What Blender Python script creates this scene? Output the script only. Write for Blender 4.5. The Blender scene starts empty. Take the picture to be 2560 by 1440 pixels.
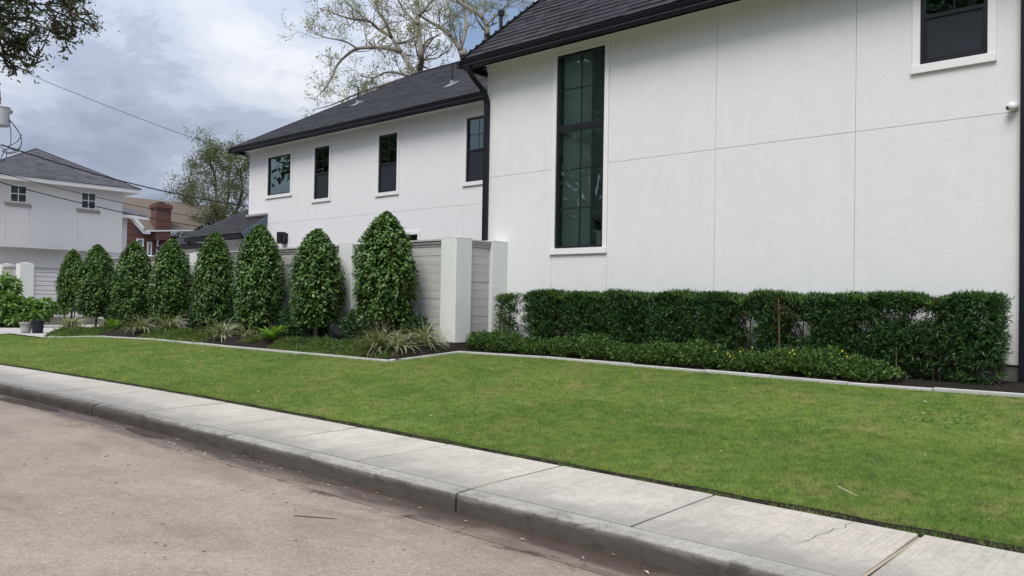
import bpy, math, random
import numpy as np
from mathutils import Matrix, Vector

SC = bpy.context.scene
COL = SC.collection
rng = np.random.default_rng(7)
random.seed(7)

# ------------------------------------------------------------------ camera, sky, sun, exposure
cam_d = bpy.data.cameras.new('camera')
cam = bpy.data.objects.new('camera', cam_d); COL.objects.link(cam)
cam_d.sensor_width = 36.0; cam_d.lens = 2020.0 / 2560.0 * 36.0
cam_d.clip_start = 0.05; cam_d.clip_end = 2000.0
_R = Matrix(((0.7411, -0.0013, 0.6713), (0.6711, -0.0249, -0.7409), (0.0177, 0.9997, -0.0176)))
cam.matrix_world = Matrix.Translation((0, 0, 1.6)) @ _R.to_4x4()
SC.camera = cam

SUN_EL, SUN_AZ = math.radians(56), math.radians(-18)      # azimuth measured from -Y (the street side) towards +X
sun_dir = Vector((math.sin(-SUN_AZ) * math.cos(SUN_EL), -math.cos(SUN_AZ) * math.cos(SUN_EL), math.sin(SUN_EL)))
sun_d = bpy.data.lights.new('sun', 'SUN'); sun_d.energy = 2.2; sun_d.angle = math.radians(30); sun_d.color = (1.0, 0.955, 0.885)
sun = bpy.data.objects.new('sun', sun_d); COL.objects.link(sun)
sun.rotation_euler = sun_dir.to_track_quat('Z', 'Y').to_euler()
sun.location = sun_dir * 60

world = bpy.data.worlds.new('World'); SC.world = world; world.use_nodes = True
wn = world.node_tree; wn.nodes.clear()
def wnode(t, **k):
    n = wn.nodes.new(t)
    for a, b in k.items(): setattr(n, a, b)
    return n
w_out = wnode('ShaderNodeOutputWorld'); w_bg = wnode('ShaderNodeBackground'); w_bg.inputs[1].default_value = 0.10
w_sky = wnode('ShaderNodeTexSky', sky_type='NISHITA', sun_disc=False)
w_sky.sun_elevation = SUN_EL; w_sky.sun_rotation = math.atan2(sun_dir.x, sun_dir.y)
w_tc = wnode('ShaderNodeTexCoord')
w_sep = wnode('ShaderNodeSeparateXYZ'); wn.links.new(w_tc.outputs['Generated'], w_sep.inputs[0])
def wmath(op, a, b=None, c=None):
    n = wnode('ShaderNodeMath', operation=op)
    for i, v in enumerate((a, b, c)):
        if v is None: continue
        if isinstance(v, (int, float)): n.inputs[i].default_value = v
        else: wn.links.new(v, n.inputs[i])
    return n.outputs[0]
def wnoise(scale, detail, rough, off, zs=1.0, dist=0.0):
    m = wnode('ShaderNodeMapping'); m.inputs['Scale'].default_value = (scale, scale, scale * zs); m.inputs['Location'].default_value = off
    wn.links.new(w_tc.outputs['Generated'], m.inputs[0])
    n = wnode('ShaderNodeTexNoise'); n.inputs['Scale'].default_value = 1.0; n.inputs['Detail'].default_value = detail
    n.inputs['Roughness'].default_value = rough; n.inputs['Distortion'].default_value = dist
    wn.links.new(m.outputs[0], n.inputs['Vector']); return n.outputs[0]
def wramp(fac, stops, interp='EASE'):
    r = wnode('ShaderNodeValToRGB'); r.color_ramp.interpolation = interp
    while len(r.color_ramp.elements) < len(stops): r.color_ramp.elements.new(0.5)
    for e, (p, c) in zip(r.color_ramp.elements, stops):
        e.position = p; e.color = (*c, 1) if len(c) == 3 else c
    wn.links.new(fac, r.inputs[0]); return r.outputs[0]
SKYOFF = (3.1, 1.7, 0.4)
n_big = wnoise(2.6, 3.0, 0.5, SKYOFF, 2.6, 0.25)
n_mid = wnoise(7.0, 8.0, 0.60, (SKYOFF[0] + 4, 2.2, 7.1), 2.1, 0.3)
n_sum = wmath('ADD', wmath('MULTIPLY', n_big, 0.50), wmath('MULTIPLY', n_mid, 0.56))
def wdot(px_, py_):
    d = (_R @ Vector((px_ - 1280, 720 - py_, -2020.0))).normalized(); n = wnode('ShaderNodeVectorMath', operation='DOT_PRODUCT')
    wn.links.new(w_tc.outputs['Generated'], n.inputs[0]); n.inputs[1].default_value = d; return n.outputs['Value']
def wblob(px_, py_, r, amp):                                # broad brighter or darker part of the cloud deck around one direction
    m = wnode('ShaderNodeMapRange', clamp=True, interpolation_type='SMOOTHSTEP'); wn.links.new(wdot(px_, py_), m.inputs[0])
    m.inputs[1].default_value = math.cos(r); m.inputs[2].default_value = 1.0; m.inputs[3].default_value = 0; m.inputs[4].default_value = amp; return m.outputs[0]
for b_ in ((640, 300, .15, .075), (760, -60, .20, .03), (430, 130, .17, -.05), (960, 150, .14, .02), (60, 330, .12, .03), (330, 400, .12, -.015)): n_sum = wmath('ADD', n_sum, wblob(*b_))
CLOUD = [(0.40, (3.1, 3.55, 4.65)), (0.49, (3.85, 4.32, 5.5)), (0.54, (4.8, 5.3, 6.45)), (0.60, (5.7, 6.1, 6.95)), (0.68, (6.7, 6.95, 7.5))]
cl = wramp(n_sum, [(p, tuple(v / 10.0 for v in c)) for p, c in CLOUD])
cl_s = wnode('ShaderNodeVectorMath', operation='SCALE'); wn.links.new(cl, cl_s.inputs[0])
# an overcast dome is three times brighter at the zenith than at the horizon (CIE overcast sky)
zen = wmath('MULTIPLY_ADD', wmath('MAXIMUM', w_sep.outputs[2], 0.0), 1.26, 0.63)
wn.links.new(wmath('MULTIPLY', zen, 10.0), cl_s.inputs['Scale'])
hole_n = wmath('ADD', wblob(1235, 75, .080, .58), wmath('MULTIPLY', n_mid, .75))
hole = wramp(hole_n, [(0.62, (1, 1, 1)), (0.80, (0.12, 0.12, 0.12))])
w_mix = wnode('ShaderNodeMix', data_type='RGBA')
wn.links.new(hole, w_mix.inputs[0]); wn.links.new(w_sky.outputs[0], w_mix.inputs[6]); wn.links.new(cl_s.outputs[0], w_mix.inputs[7])
wn.links.new(w_mix.outputs[2], w_bg.inputs[0]); wn.links.new(w_bg.outputs[0], w_out.inputs[0])

SC.render.engine = 'CYCLES'
vs = SC.view_settings
vs.view_transform = 'Standard'; vs.look = 'None'; vs.gamma = 1.0; vs.use_curve_mapping = False
vs.exposure = 0.43
SC.cycles.max_bounces = 8; SC.cycles.transparent_max_bounces = 12
SC.cycles.use_denoising = True

# ------------------------------------------------------------------ material helpers
class Mt:
    def __init__(s, name, base=(.5, .5, .5), rough=.8, spec=.3):
        s.m = bpy.data.materials.new(name); s.m.use_nodes = True
        s.nt = s.m.node_tree; s.b = s.nt.nodes['Principled BSDF']
        s.b.inputs['Base Color'].default_value = (*base, 1); s.b.inputs['Roughness'].default_value = rough
        s.b.inputs['Specular IOR Level'].default_value = spec
    def n(s, t, **k):
        x = s.nt.nodes.new(t)
        for a, b in k.items(): setattr(x, a, b)
        return x
    def l(s, a, b): s.nt.links.new(a, b)
    def put(s, sock, v):
        if isinstance(v, (int, float)): sock.default_value = v
        elif isinstance(v, tuple): sock.default_value = (*v, 1) if len(v) == 3 and sock.type == 'RGBA' else v
        else: s.l(v, sock)
    def co(s, kind='Object', scale=(1, 1, 1), rot=(0, 0, 0), loc=(0, 0, 0)):
        o = s.n('ShaderNodeNewGeometry').outputs['Position'] if kind == 'World' else s.n('ShaderNodeTexCoord').outputs[kind]
        mp = s.n('ShaderNodeMapping'); mp.inputs['Scale'].default_value = scale; mp.inputs['Rotation'].default_value = rot
        mp.inputs['Location'].default_value = loc
        s.l(o, mp.inputs[0]); return mp.outputs[0]
    def noise(s, vec, scale, detail=4, rough=.55, dist=0):
        x = s.n('ShaderNodeTexNoise'); x.inputs['Scale'].default_value = scale; x.inputs['Detail'].default_value = detail
        x.inputs['Roughness'].default_value = rough; x.inputs['Distortion'].default_value = dist
        s.l(vec, x.inputs['Vector']); return x.outputs[0]
    def voro(s, vec, scale, feature='F1', out=0):
        x = s.n('ShaderNodeTexVoronoi', feature=feature); x.inputs['Scale'].default_value = scale
        s.l(vec, x.inputs['Vector']); return x.outputs[out]
    def ramp(s, fac, stops, interp='LINEAR'):
        r = s.n('ShaderNodeValToRGB'); r.color_ramp.interpolation = interp
        while len(r.color_ramp.elements) < len(stops): r.color_ramp.elements.new(.5)
        for e, (p, c) in zip(r.color_ramp.elements, stops):
            e.position = p; e.color = (c, c, c, 1) if isinstance(c, (int, float)) else (*c, 1)
        s.l(fac, r.inputs[0]); return r.outputs[0]
    def mix(s, fac, a, b, mode='MIX'):
        x = s.n('ShaderNodeMix', data_type='RGBA', blend_type=mode)
        s.put(x.inputs[0], fac); s.put(x.inputs[6], a); s.put(x.inputs[7], b); return x.outputs[2]
    def math(s, op, a, b=0.0):
        x = s.n('ShaderNodeMath', operation=op); s.put(x.inputs[0], a); s.put(x.inputs[1], b); return x.outputs[0]
    def sep(s, vec):
        x = s.n('ShaderNodeSeparateXYZ'); s.l(vec, x.inputs[0]); return x.outputs
    def mr(s, v, a, b, c=0.0, d=1.0):
        x = s.n('ShaderNodeMapRange', clamp=True, interpolation_type='SMOOTHSTEP'); s.put(x.inputs[0], v)
        for i, k in enumerate((a, b, c, d)): x.inputs[i + 1].default_value = k
        return x.outputs[0]
    def rnd(s): return s.n('ShaderNodeObjectInfo').outputs['Random']
    def isl(s): return s.n('ShaderNodeNewGeometry').outputs['Random Per Island']
    def color(s, v): s.put(s.b.inputs['Base Color'], v); return s
    def rough(s, v): s.put(s.b.inputs['Roughness'], v); return s
    def bump(s, h, strength=.3, dist=.01):
        x = s.n('ShaderNodeBump'); x.inputs['Strength'].default_value = strength; x.inputs['Distance'].default_value = dist
        s.l(h, x.inputs['Height']); s.l(x.outputs[0], s.b.inputs['Normal']); return s

def stucco(name, base, dirt=.5):
    t = Mt(name, base, .92, .15)
    p = t.co('World')
    big = t.noise(p, .9, 5, .6, .6)
    streak = t.noise(t.co('World', (2.6, 2.6, .25)), 1.6, 5, .6, .3)
    c = t.mix(t.ramp(big, [(.35, 0), (.7, .10 * dirt * 2)]), base, tuple(v * .84 for v in base))
    c = t.mix(t.ramp(streak, [(.52, 0), (.78, .18 * dirt * 2)]), c, (base[0] * .74, base[1] * .745, base[2] * .73))
    z = t.sep(p)[2]
    low = t.mr(t.math('ADD', z, t.math('MULTIPLY', big, .5)), 1.0, 1.75, .22, 0)
    c = t.mix(low, c, (base[0] * .72, base[1] * .70, base[2] * .64))
    blot = t.noise(t.co('World', (1, 1, 1), loc=(5, 2, 8)), 2.3, 6, .7, 1.2)
    c = t.mix(t.ramp(blot, [(.40, 0), (.72, .24 * dirt * 2)]), c, (base[0] * .80, base[1] * .815, base[2] * .80))
    grain = t.noise(t.co('World', (1, 1, 2.2)), 34, 5, .75)
    c = t.mix(t.ramp(grain, [(.42, 0), (.75, .30 * dirt)]), c, tuple(v * .78 for v in base))
    t.color(c)
    fine = t.noise(p, 55, 6, .7); med = t.noise(t.co('World', (1, 1, 1.2)), 14, 5, .7)
    t.bump(t.math('ADD', t.math('MULTIPLY', fine, .7), t.math('ADD', t.math('MULTIPLY', med, .5), grain)), .45, .010)
    return t.m

M = {}
M['stucco'] = stucco('white_stucco', (.752, .760, .745))
M['stucco_back'] = stucco('white_stucco_plain', (.765, .765, .765), .3)
M['stucco_pillar'] = stucco('white_stucco_pillar', (.73, .745, .715), .7)
M['stucco_far'] = stucco('white_stucco_neighbour', (.70, .69, .685), .3)
M['trim'] = Mt('painted_trim', (.76, .755, .745), .6, .35)
t = M['trim']; t.color(t.mix(t.ramp(t.noise(t.co('World'), 3, 5), [(.4, 0), (.8, .2)]), (.77, .765, .755), (.66, .655, .645))); M['trim'] = t.m
M['soffit'] = Mt('soffit_paint', (.70, .70, .68), .7, .2).m
M['groove'] = Mt('joint_recess', (.42, .42, .41), .95, .1).m
def mk_concrete(name, base, dark, rough=.9, kind='World', broom=None, spec=.25):
    t = Mt(name, base, rough, spec)
    p = t.co(kind)
    big = t.noise(p, .55, 6, .62, .8); med = t.noise(p, 3.2, 6, .65, .3); fine = t.noise(p, 90, 3, .6)
    c = t.mix(t.ramp(big, [(.36, 0), (.66, .75)]), base, dark)
    c = t.mix(t.ramp(med, [(.45, 0), (.75, .45)]), c, tuple(v * .72 for v in dark))
    c = t.mix(t.ramp(fine, [(.35, .25), (.6, 0)]), c, tuple(v * .6 for v in dark))
    mot = t.noise(p, 21, 6, .75); c = t.mix(t.ramp(mot, [(.44, 0), (.68, .5)]), c, tuple(v * .66 for v in dark)); c = t.mix(t.ramp(t.noise(t.co(kind, loc=(7, 3, 1)), 33, 5, .7), [(.56, 0), (.70, .5)]), c, tuple(min(1, v * 1.28) for v in base))
    t.c = c; t.p = p; t.fine = fine
    return t
# sidewalk: broom finish across the walk, darker stains along the kerb
t = mk_concrete('sidewalk_concrete', (.58, .53, .455), (.415, .372, .312))
br = t.noise(t.co('World', (60, 1.6, 1)), 1.0, 3, .6)
y = t.sep(t.p)[1]; pn = t.noise(t.p, 2.2, 5, .65, .5)
yy = t.math('ADD', y, t.math('MULTIPLY', pn, .9)); st = t.mr(yy, 4.86, 5.5, .68, 0)
c = t.mix(st, t.c, (.185, .18, .168)); c = t.mix(t.ramp(br, [(.46, 0), (.70, .42)]), c, (.24, .228, .205)); c = t.mix(t.ramp(t.noise(t.co('World', (1.2, .5, 1)), 1.4, 6, .7, .8), [(.52, 0), (.72, .5)]), c, (.25, .238, .215))
c = t.mix(t.math('MULTIPLY', t.rnd(), .16), c, (.30, .295, .28))
t.color(c); t.bump(t.math('ADD', br, t.math('MULTIPLY', t.fine, .4)), .35, .004); M['sidewalk'] = t.m
t = mk_concrete('kerb_concrete', (.40, .375, .335), (.25, .235, .205))
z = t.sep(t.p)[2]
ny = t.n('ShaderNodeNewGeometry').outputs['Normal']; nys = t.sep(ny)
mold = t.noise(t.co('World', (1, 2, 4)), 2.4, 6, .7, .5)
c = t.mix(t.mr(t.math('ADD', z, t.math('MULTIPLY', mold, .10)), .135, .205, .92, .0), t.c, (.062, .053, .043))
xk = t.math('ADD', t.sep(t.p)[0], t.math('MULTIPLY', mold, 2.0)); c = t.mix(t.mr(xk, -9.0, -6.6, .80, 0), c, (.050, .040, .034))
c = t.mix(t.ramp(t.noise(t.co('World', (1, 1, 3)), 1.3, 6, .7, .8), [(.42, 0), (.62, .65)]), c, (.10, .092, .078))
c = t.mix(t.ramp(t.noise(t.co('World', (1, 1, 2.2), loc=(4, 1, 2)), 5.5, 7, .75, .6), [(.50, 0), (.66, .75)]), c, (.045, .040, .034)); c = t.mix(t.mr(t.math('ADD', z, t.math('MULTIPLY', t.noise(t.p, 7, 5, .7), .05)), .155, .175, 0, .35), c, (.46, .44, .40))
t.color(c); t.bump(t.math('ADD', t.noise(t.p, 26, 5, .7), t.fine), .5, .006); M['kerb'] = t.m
# exposed aggregate road: brown-pink concrete
t = mk_concrete('road_concrete', (.352, .293, .238), (.252, .205, .163))
p = t.p
agg = t.voro(p, 120, 'F1', 1)
ag = t.n('ShaderNodeSeparateColor'); t.l(agg, ag.inputs[0])
c = t.mix(t.ramp(ag.outputs[0], [(.0, .35), (.25, 0)]), t.c, (.16, .12, .10))
c = t.mix(t.ramp(ag.outputs[1], [(.86, 0), (.97, .5)]), c, (.52, .46, .40))
stain = t.noise(t.co('World', (.55, 1.6, 1)), 1.1, 6, .65, .7)
c = t.mix(t.ramp(stain, [(.50, 0), (.72, .6)]), c, (.15, .108, .085))
c = t.mix(t.ramp(t.noise(t.co('World', (.9, 1.3, 1), loc=(3, 8, 0)), 2.4, 6, .7, 1.0), [(.56, 0), (.74, .4)]), c, (.40, .345, .30))
sx = t.sep(p)
wet = t.noise(t.co('World', (.7, 3.0, 1)), 1.3, 5, .6, .6)
gy = t.mr(t.math('ADD', sx[1], t.math('MULTIPLY', wet, .80)), 4.20, 4.62, 0, .90)
c = t.mix(t.mr(t.math('ADD', sx[1], t.math('MULTIPLY', t.noise(t.co('World', (.8, 1.2, 1), loc=(2, 5, 0)), 2.6, 6, .7, .8), .9)), 3.95, 4.7, 0, .6), c, (.15, .10, .076))
blk = t.noise(t.co('World', (1.0, 1.8, 1), loc=(6, 2, 0)), 3.1, 7, .72, 1.0); c = t.mix(t.math('MULTIPLY', t.ramp(blk, [(.54, 0), (.62, .85)]), t.mr(sx[1], 3.72, 3.98, 0, 1)), c, (.040, .028, .025))
c = t.mix(gy, c, (.055, .038, .032))
t.color(c); t.rough(t.mr(gy, 0, .85, .86, .5)); t.bump(t.math('ADD', t.fine, t.voro(p, 85)), .4, .004); M['road'] = t.m
t = mk_concrete('footing_concrete', (.22, .21, .19), (.14, .135, .12)); t.color(t.c); t.bump(t.noise(t.p, 20, 6, .7), .6, .01); M['footing'] = t.m
t = mk_concrete('edging_concrete', (.62, .615, .595), (.47, .46, .44)); t.color(t.mix(t.math('MULTIPLY', t.rnd(), .35), t.c, (.34, .335, .31))); t.bump(t.noise(t.p, 30, 5, .7), .5, .005); M['edging'] = t.m
t = mk_concrete('driveway_concrete', (.50, .48, .455), (.40, .385, .36)); t.color(t.c); M['driveway'] = t.m
M['joint'] = Mt('joint_dark', (.035, .03, .026), .95, .1).m
M['expansion_wood'] = Mt('expansion_strip', (.34, .29, .22), .9, .1).m
# soil and lawn base
t = Mt('mulch_soil', (.05, .035, .026), .95, .15); p = t.co('World')
t.color(t.mix(t.ramp(t.noise(p, 38, 5, .7), [(.4, 0), (.7, 1)]), (.012, .010, .008), (.05, .038, .029)))
t.bump(t.noise(p, 30, 6, .75), 1.0, .03); M['soil'] = t.m
def grass_colors(t, p, fine=None):
    a = t.noise(p, .75, 4, .6, .5); b = t.noise(p, 2.6, 5, .65, .4); d = t.noise(t.co('World', (1, 1, 1), loc=(9, 4, 0)), 1.7, 5, .7, .3)
    c = t.mix(t.ramp(a, [(.38, 0), (.62, 1)]), (.104, .220, .036), (.186, .292, .052))
    c = t.mix(t.ramp(b, [(.42, 0), (.70, .75)]), c, (.235, .325, .066))
    c = t.mix(t.ramp(d, [(.51, 0), (.69, .72)]), c, (.37, .315, .150))
    e = t.noise(t.co('World', loc=(2, 6, 0)), 7.5, 5, .7, .5); c = t.mix(t.ramp(e, [(.36, .7), (.54, 0)]), c, (.055, .120, .020)); c = t.mix(t.ramp(e, [(.56, 0), (.72, .6)]), c, (.29, .315, .10))
    return c
t = Mt('lawn_thatch', (.1, .1, .04), .95, .05); p = t.co('World')
c = grass_colors(t, p); t.color(t.mix(.45, c, (.115, .105, .04), 'MIX')); t.bump(t.noise(p, 60, 4, .7), .8, .02); M['lawn'] = t.m
def leafmat(name, cols, rough=.5, spec=.35, trans=.25, island=True, patch=None):
    t = Mt(name, cols[0], rough, spec)
    r = t.isl() if island else t.rnd()
    n = len(cols)
    c = t.ramp(r, [(i / max(1, n - 1), k) for i, k in enumerate(cols)])
    if patch: c = t.mix(t.ramp(t.noise(t.co('World'), patch[0], 3, .6), [(.42, 0), (.68, patch[2])]), c, patch[1])
    t.color(c)
    tr = t.n('ShaderNodeBsdfTranslucent'); mx = t.n('ShaderNodeMixShader'); mx.inputs[0].default_value = trans
    t.l(t.mix(1.0, c, (1.15, 1.25, .6), 'MULTIPLY'), tr.inputs[0])
    out = t.nt.nodes['Material Output']
    t.l(t.b.outputs[0], mx.inputs[1]); t.l(tr.outputs[0], mx.inputs[2]); t.l(mx.outputs[0], out.inputs[0])
    return t
t = leafmat('grass_blades', [(.1, .2, .03)], .55, .3, .35)
g = grass_colors(t, t.co('World')); r = t.isl()
g = t.mix(t.ramp(r, [(0, .35), (.35, 0)]), g, (.055, .11, .018)); g = t.mix(t.ramp(t.math('FRACT', t.math('MULTIPLY', r, 7.13)), [(.88, 0), (.93, .7)]), g, (.30, .26, .12))
t.color(g)
for n_ in t.nt.nodes:
    if n_.type == 'BSDF_TRANSLUCENT': t.l(t.mix(1.0, g, (1.1, 1.15, .6), 'MULTIPLY'), n_.inputs[0])
M['grass'] = t.m
M['topiary'] = leafmat('laurel_leaves', [(.028, .068, .014), (.054, .118, .020), (.098, .180, .031), (.058, .124, .020), (.19, .28, .07)], .40, .5, .14).m
M['shrub'] = leafmat('dark_shrub_leaves', [(.02, .052, .014), (.032, .078, .02), (.05, .11, .028)], .4, .4, .15).m
M['hedge'] = leafmat('podocarpus_leaves', [(.018, .050, .014), (.030, .076, .019), (.050, .115, .026), (.024, .062, .016), (.10, .19, .04)], .42, .45, .2).m
M['hedge_tip'] = leafmat('podocarpus_new_leaves', [(.08, .16, .03), (.12, .22, .04), (.17, .28, .06)], .45, .4, .3).m
M['lantana'] = leafmat('low_shrub_leaves', [(.04, .085, .016), (.06, .12, .022), (.09, .155, .028), (.05, .10, .02)], .5, .35, .25).m
M['mondo'] = leafmat('ground_cover_blades', [(.12, .20, .055), (.17, .27, .075), (.23, .32, .115), (.26, .26, .15)], .55, .3, .2).m
M['fig'] = leafmat('broad_leaves', [(.085, .17, .035), (.13, .235, .05), (.19, .30, .075), (.065, .13, .03)], .45, .4, .3).m
M['fern'] = leafmat('fern_fronds', [(.11, .22, .03), (.15, .28, .035), (.19, .32, .045)], .5, .3, .35).m
M['oak'] = leafmat('oak_leaves', [(.045, .07, .032), (.065, .098, .042), (.09, .13, .056)], .5, .4, .25).m
M['newleaf'] = leafmat('spring_leaves', [(.24, .28, .13), (.31, .34, .17), (.38, .40, .21), (.17, .20, .09)], .6, .2, .45).m
M['olive'] = leafmat('far_tree_leaves', [(.085, .108, .045), (.12, .145, .06), (.16, .18, .085), (.065, .085, .038)], .65, .2, .3).m
t = leafmat('flax_leaves', [(.22, .25, .13), (.33, .35, .21), (.15, .19, .085), (.50, .49, .34), (.20, .24, .115)], .45, .35, .2); M['flax'] = t.m
t = leafmat('dead_flax_leaves', [(.12, .075, .05), (.17, .115, .08), (.09, .055, .04)], .7, .2, .1); M['flaxdead'] = t.m
def bark(name, a, b):
    t = Mt(name, a, .9, .2); p = t.co('World', (1, 1, .35))
    f = t.noise(p, 14, 6, .7, .4); t.color(t.mix(t.ramp(f, [(.35, 0), (.7, 1)]), a, b)); t.bump(f, .8, .02); return t.m
M['bark'] = bark('grey_bark', (.17, .15, .125), (.32, .29, .245))
M['bark_pale'] = bark('pale_stem_bark', (.20, .17, .13), (.36, .32, .26))
M['bark_dark'] = bark('dark_bark', (.045, .036, .028), (.11, .09, .07))
M['bark_thin'] = bark('thin_stem', (.12, .085, .055), (.2, .16, .11))
# shingles
def shingle(name, a, b, c_, stuff=True):
    t = Mt(name, a, .92, .2); p = t.co('World')
    r = t.isl() if stuff else t.rnd()
    c = t.ramp(r, [(0, a), (.5, b), (1, c_)]); c = t.mix(t.ramp(t.noise(p, 260, 2), [(.4, .55), (.65, 0)]), c, tuple(v * .45 for v in a))
    t.color(c); t.bump(t.noise(p, 220, 3, .7), .5, .004); return t.m
M['shingle'] = shingle('charcoal_shingle', (.036, .037, .043), (.045, .046, .053), (.055, .055, .063))
M['shingle_one'] = shingle('charcoal_shingle_tab', (.030, .031, .037), (.045, .046, .054), (.064, .064, .073), False)
M['shingle_far'] = shingle('grey_shingle', (.085, .087, .10), (.12, .122, .138), (.16, .16, .175))
M['shingle_brown'] = shingle('brown_shingle', (.13, .105, .088), (.165, .135, .112), (.20, .165, .135))
M['gutter'] = Mt('dark_navy_gutter', (.006, .008, .013), .45, .3).m
M['fascia'] = Mt('slate_blue_fascia', (.10, .125, .165), .6, .3).m
M['frame'] = Mt('black_window_frame', (.008, .009, .012), .35, .5).m
M['black'] = Mt('black_fixture', (.01, .01, .012), .4, .5).m
M['screen'] = Mt('insect_screen', (.016, .021, .029), .7, .3).m
M['lead'] = Mt('vent_metal', (.20, .20, .21), .5, .4).m
M['flash'] = Mt('flashing_metal', (.35, .37, .40), .45, .5).m
M['white_plastic'] = Mt('white_plastic', (.72, .73, .73), .35, .5).m
M['wire'] = Mt('cable_black', (.02, .02, .022), .6, .3).m
M['wire_grey'] = Mt('cable_grey', (.12, .12, .125), .6, .3).m
M['tank'] = Mt('transformer_grey', (.42, .44, .45), .5, .4).m
M['ceramic'] = Mt('insulator_brown', (.25, .16, .13), .3, .5).m
t = Mt('wood_pole', (.20, .16, .12), .9, .1); t.color(t.mix(t.noise(t.co('World', (9, 9, .6)), 2, 5), (.12, .09, .07), (.26, .21, .16))); M['pole'] = t.m
M['pot_light'] = Mt('light_grey_pot', (.36, .36, .34), .7, .3).m
M['pot_dark'] = Mt('dark_navy_pot', (.012, .016, .024), .5, .4).m
M['sill_stone'] = Mt('stone_sill', (.36, .34, .31), .85, .2).m
M['planter'] = Mt('grey_planter', (.10, .098, .09), .85, .2).m
M['yellow'] = Mt('yellow_petals', (.80, .62, .10), .6, .2).m
M['litter'] = leafmat('dry_litter', [(.60, .55, .42), (.38, .27, .15), (.70, .66, .55), (.16, .11, .07)], .8, .1, .1).m
M['litter_dark'] = leafmat('dark_litter', [(.035, .025, .02), (.06, .045, .03), (.09, .065, .04)], .8, .1, 0).m
M['red_foliage'] = leafmat('dying_needles', [(.20, .06, .035), (.14, .045, .03), (.26, .10, .05)], .7, .1, .2).m
t = Mt('puddle_water', (.085, .070, .062), .05, .6); M['puddle'] = t.m
M['room'] = Mt('room_paint', (.72, .80, .76), .9, .1).m
M['room_dark'] = Mt('room_shade', (.26, .30, .29), .9, .1).m  # darkened copy of the room paint; unlit depth put into the colour
M['ledge'] = Mt('white_ledge', (.72, .75, .72), .6, .3).m
# fence boards: whitewashed weathered wood, grain along local X
t = Mt('whitewashed_board', (.45, .45, .44), .85, .2)
p = t.co('Object', (1.3, 22, 22)); r = t.rnd()
gr = t.noise(p, 1.6, 6, .65, .9); kn = t.noise(t.co('Object', (2.2, 9, 9)), 1.2, 5, .7, 1.4)
c = t.mix(t.ramp(gr, [(.32, 0), (.66, 1)]), (.42, .412, .398), (.575, .565, .548))
c = t.mix(t.ramp(kn, [(.60, 0), (.76, .5)]), c, (.27, .255, .235)); c = t.mix(t.math('MULTIPLY', r, .30), c, (.38, .375, .365))
t.color(c); t.bump(gr, .4, .004); M['board'] = t.m
t = Mt('far_white_board', (.56, .55, .56), .8, .2); t.color(t.mix(t.math('MULTIPLY', t.rnd(), .25), (.60, .59, .60), (.44, .43, .44))); M['board_far'] = t.m
t = Mt('cap_board', (.42, .41, .40), .85, .2); g_ = t.noise(t.co('World', (1.5, 20, 20)), 1.5, 5); t.color(t.mix(g_, (.33, .325, .32), (.50, .495, .48))); M['cap'] = t.m
# red brick, mortar in the pattern (bricks are one or two pixels there)
t = Mt('red_brick', (.2, .07, .05), .9, .15)
bk = t.n('ShaderNodeTexBrick'); bk.inputs['Scale'].default_value = 4.6; bk.inputs['Color1'].default_value = (.125, .062, .053, 1); bk.inputs['Color2'].default_value = (.165, .085, .072, 1)
bk.inputs['Mortar'].default_value = (.17, .12, .11, 1); bk.inputs['Mortar Size'].default_value = .012; bk.inputs['Brick Width'].default_value = 1.0; bk.inputs['Row Height'].default_value = .34
t.l(t.co('World', rot=(math.radians(90), 0, math.radians(90))), bk.inputs['Vector']); t.color(t.mix(t.ramp(t.noise(t.co('World'), 1.2, 5), [(.4, 0), (.8, .4)]), bk.outputs[0], (.09, .04, .036))); M['brick'] = t.m
# window glass: tinted pass-through plus mirror
def glass(name, tint, k=1.0):
    t = Mt(name); nt = t.nt; nt.nodes.remove(t.b)
    tr = t.n('ShaderNodeBsdfTransparent'); tr.inputs[0].default_value = (*tint, 1)
    gl = t.n('ShaderNodeBsdfGlossy'); gl.inputs['Roughness'].default_value = .0; gl.inputs[0].default_value = (.78, .95, .90, 1)
    fr = t.n('ShaderNodeFresnel'); fr.inputs[0].default_value = 1.5
    f = t.math('MULTIPLY', t.math('ADD', t.math('MULTIPLY', fr.outputs[0], 2.4), .11), k)
    bp = t.n('ShaderNodeBump'); bp.inputs['Strength'].default_value = .03; bp.inputs['Distance'].default_value = .02
    t.l(t.noise(t.co('World'), 2.2, 2), bp.inputs['Height']); t.l(bp.outputs[0], gl.inputs['Normal'])
    mx = t.n('ShaderNodeMixShader'); t.l(f, mx.inputs[0]); t.l(tr.outputs[0], mx.inputs[1]); t.l(gl.outputs[0], mx.inputs[2])
    t.l(mx.outputs[0], nt.nodes['Material Output'].inputs[0]); return t.m
M['glass'] = glass('window_glass', (.80, .90, .87))

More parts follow.
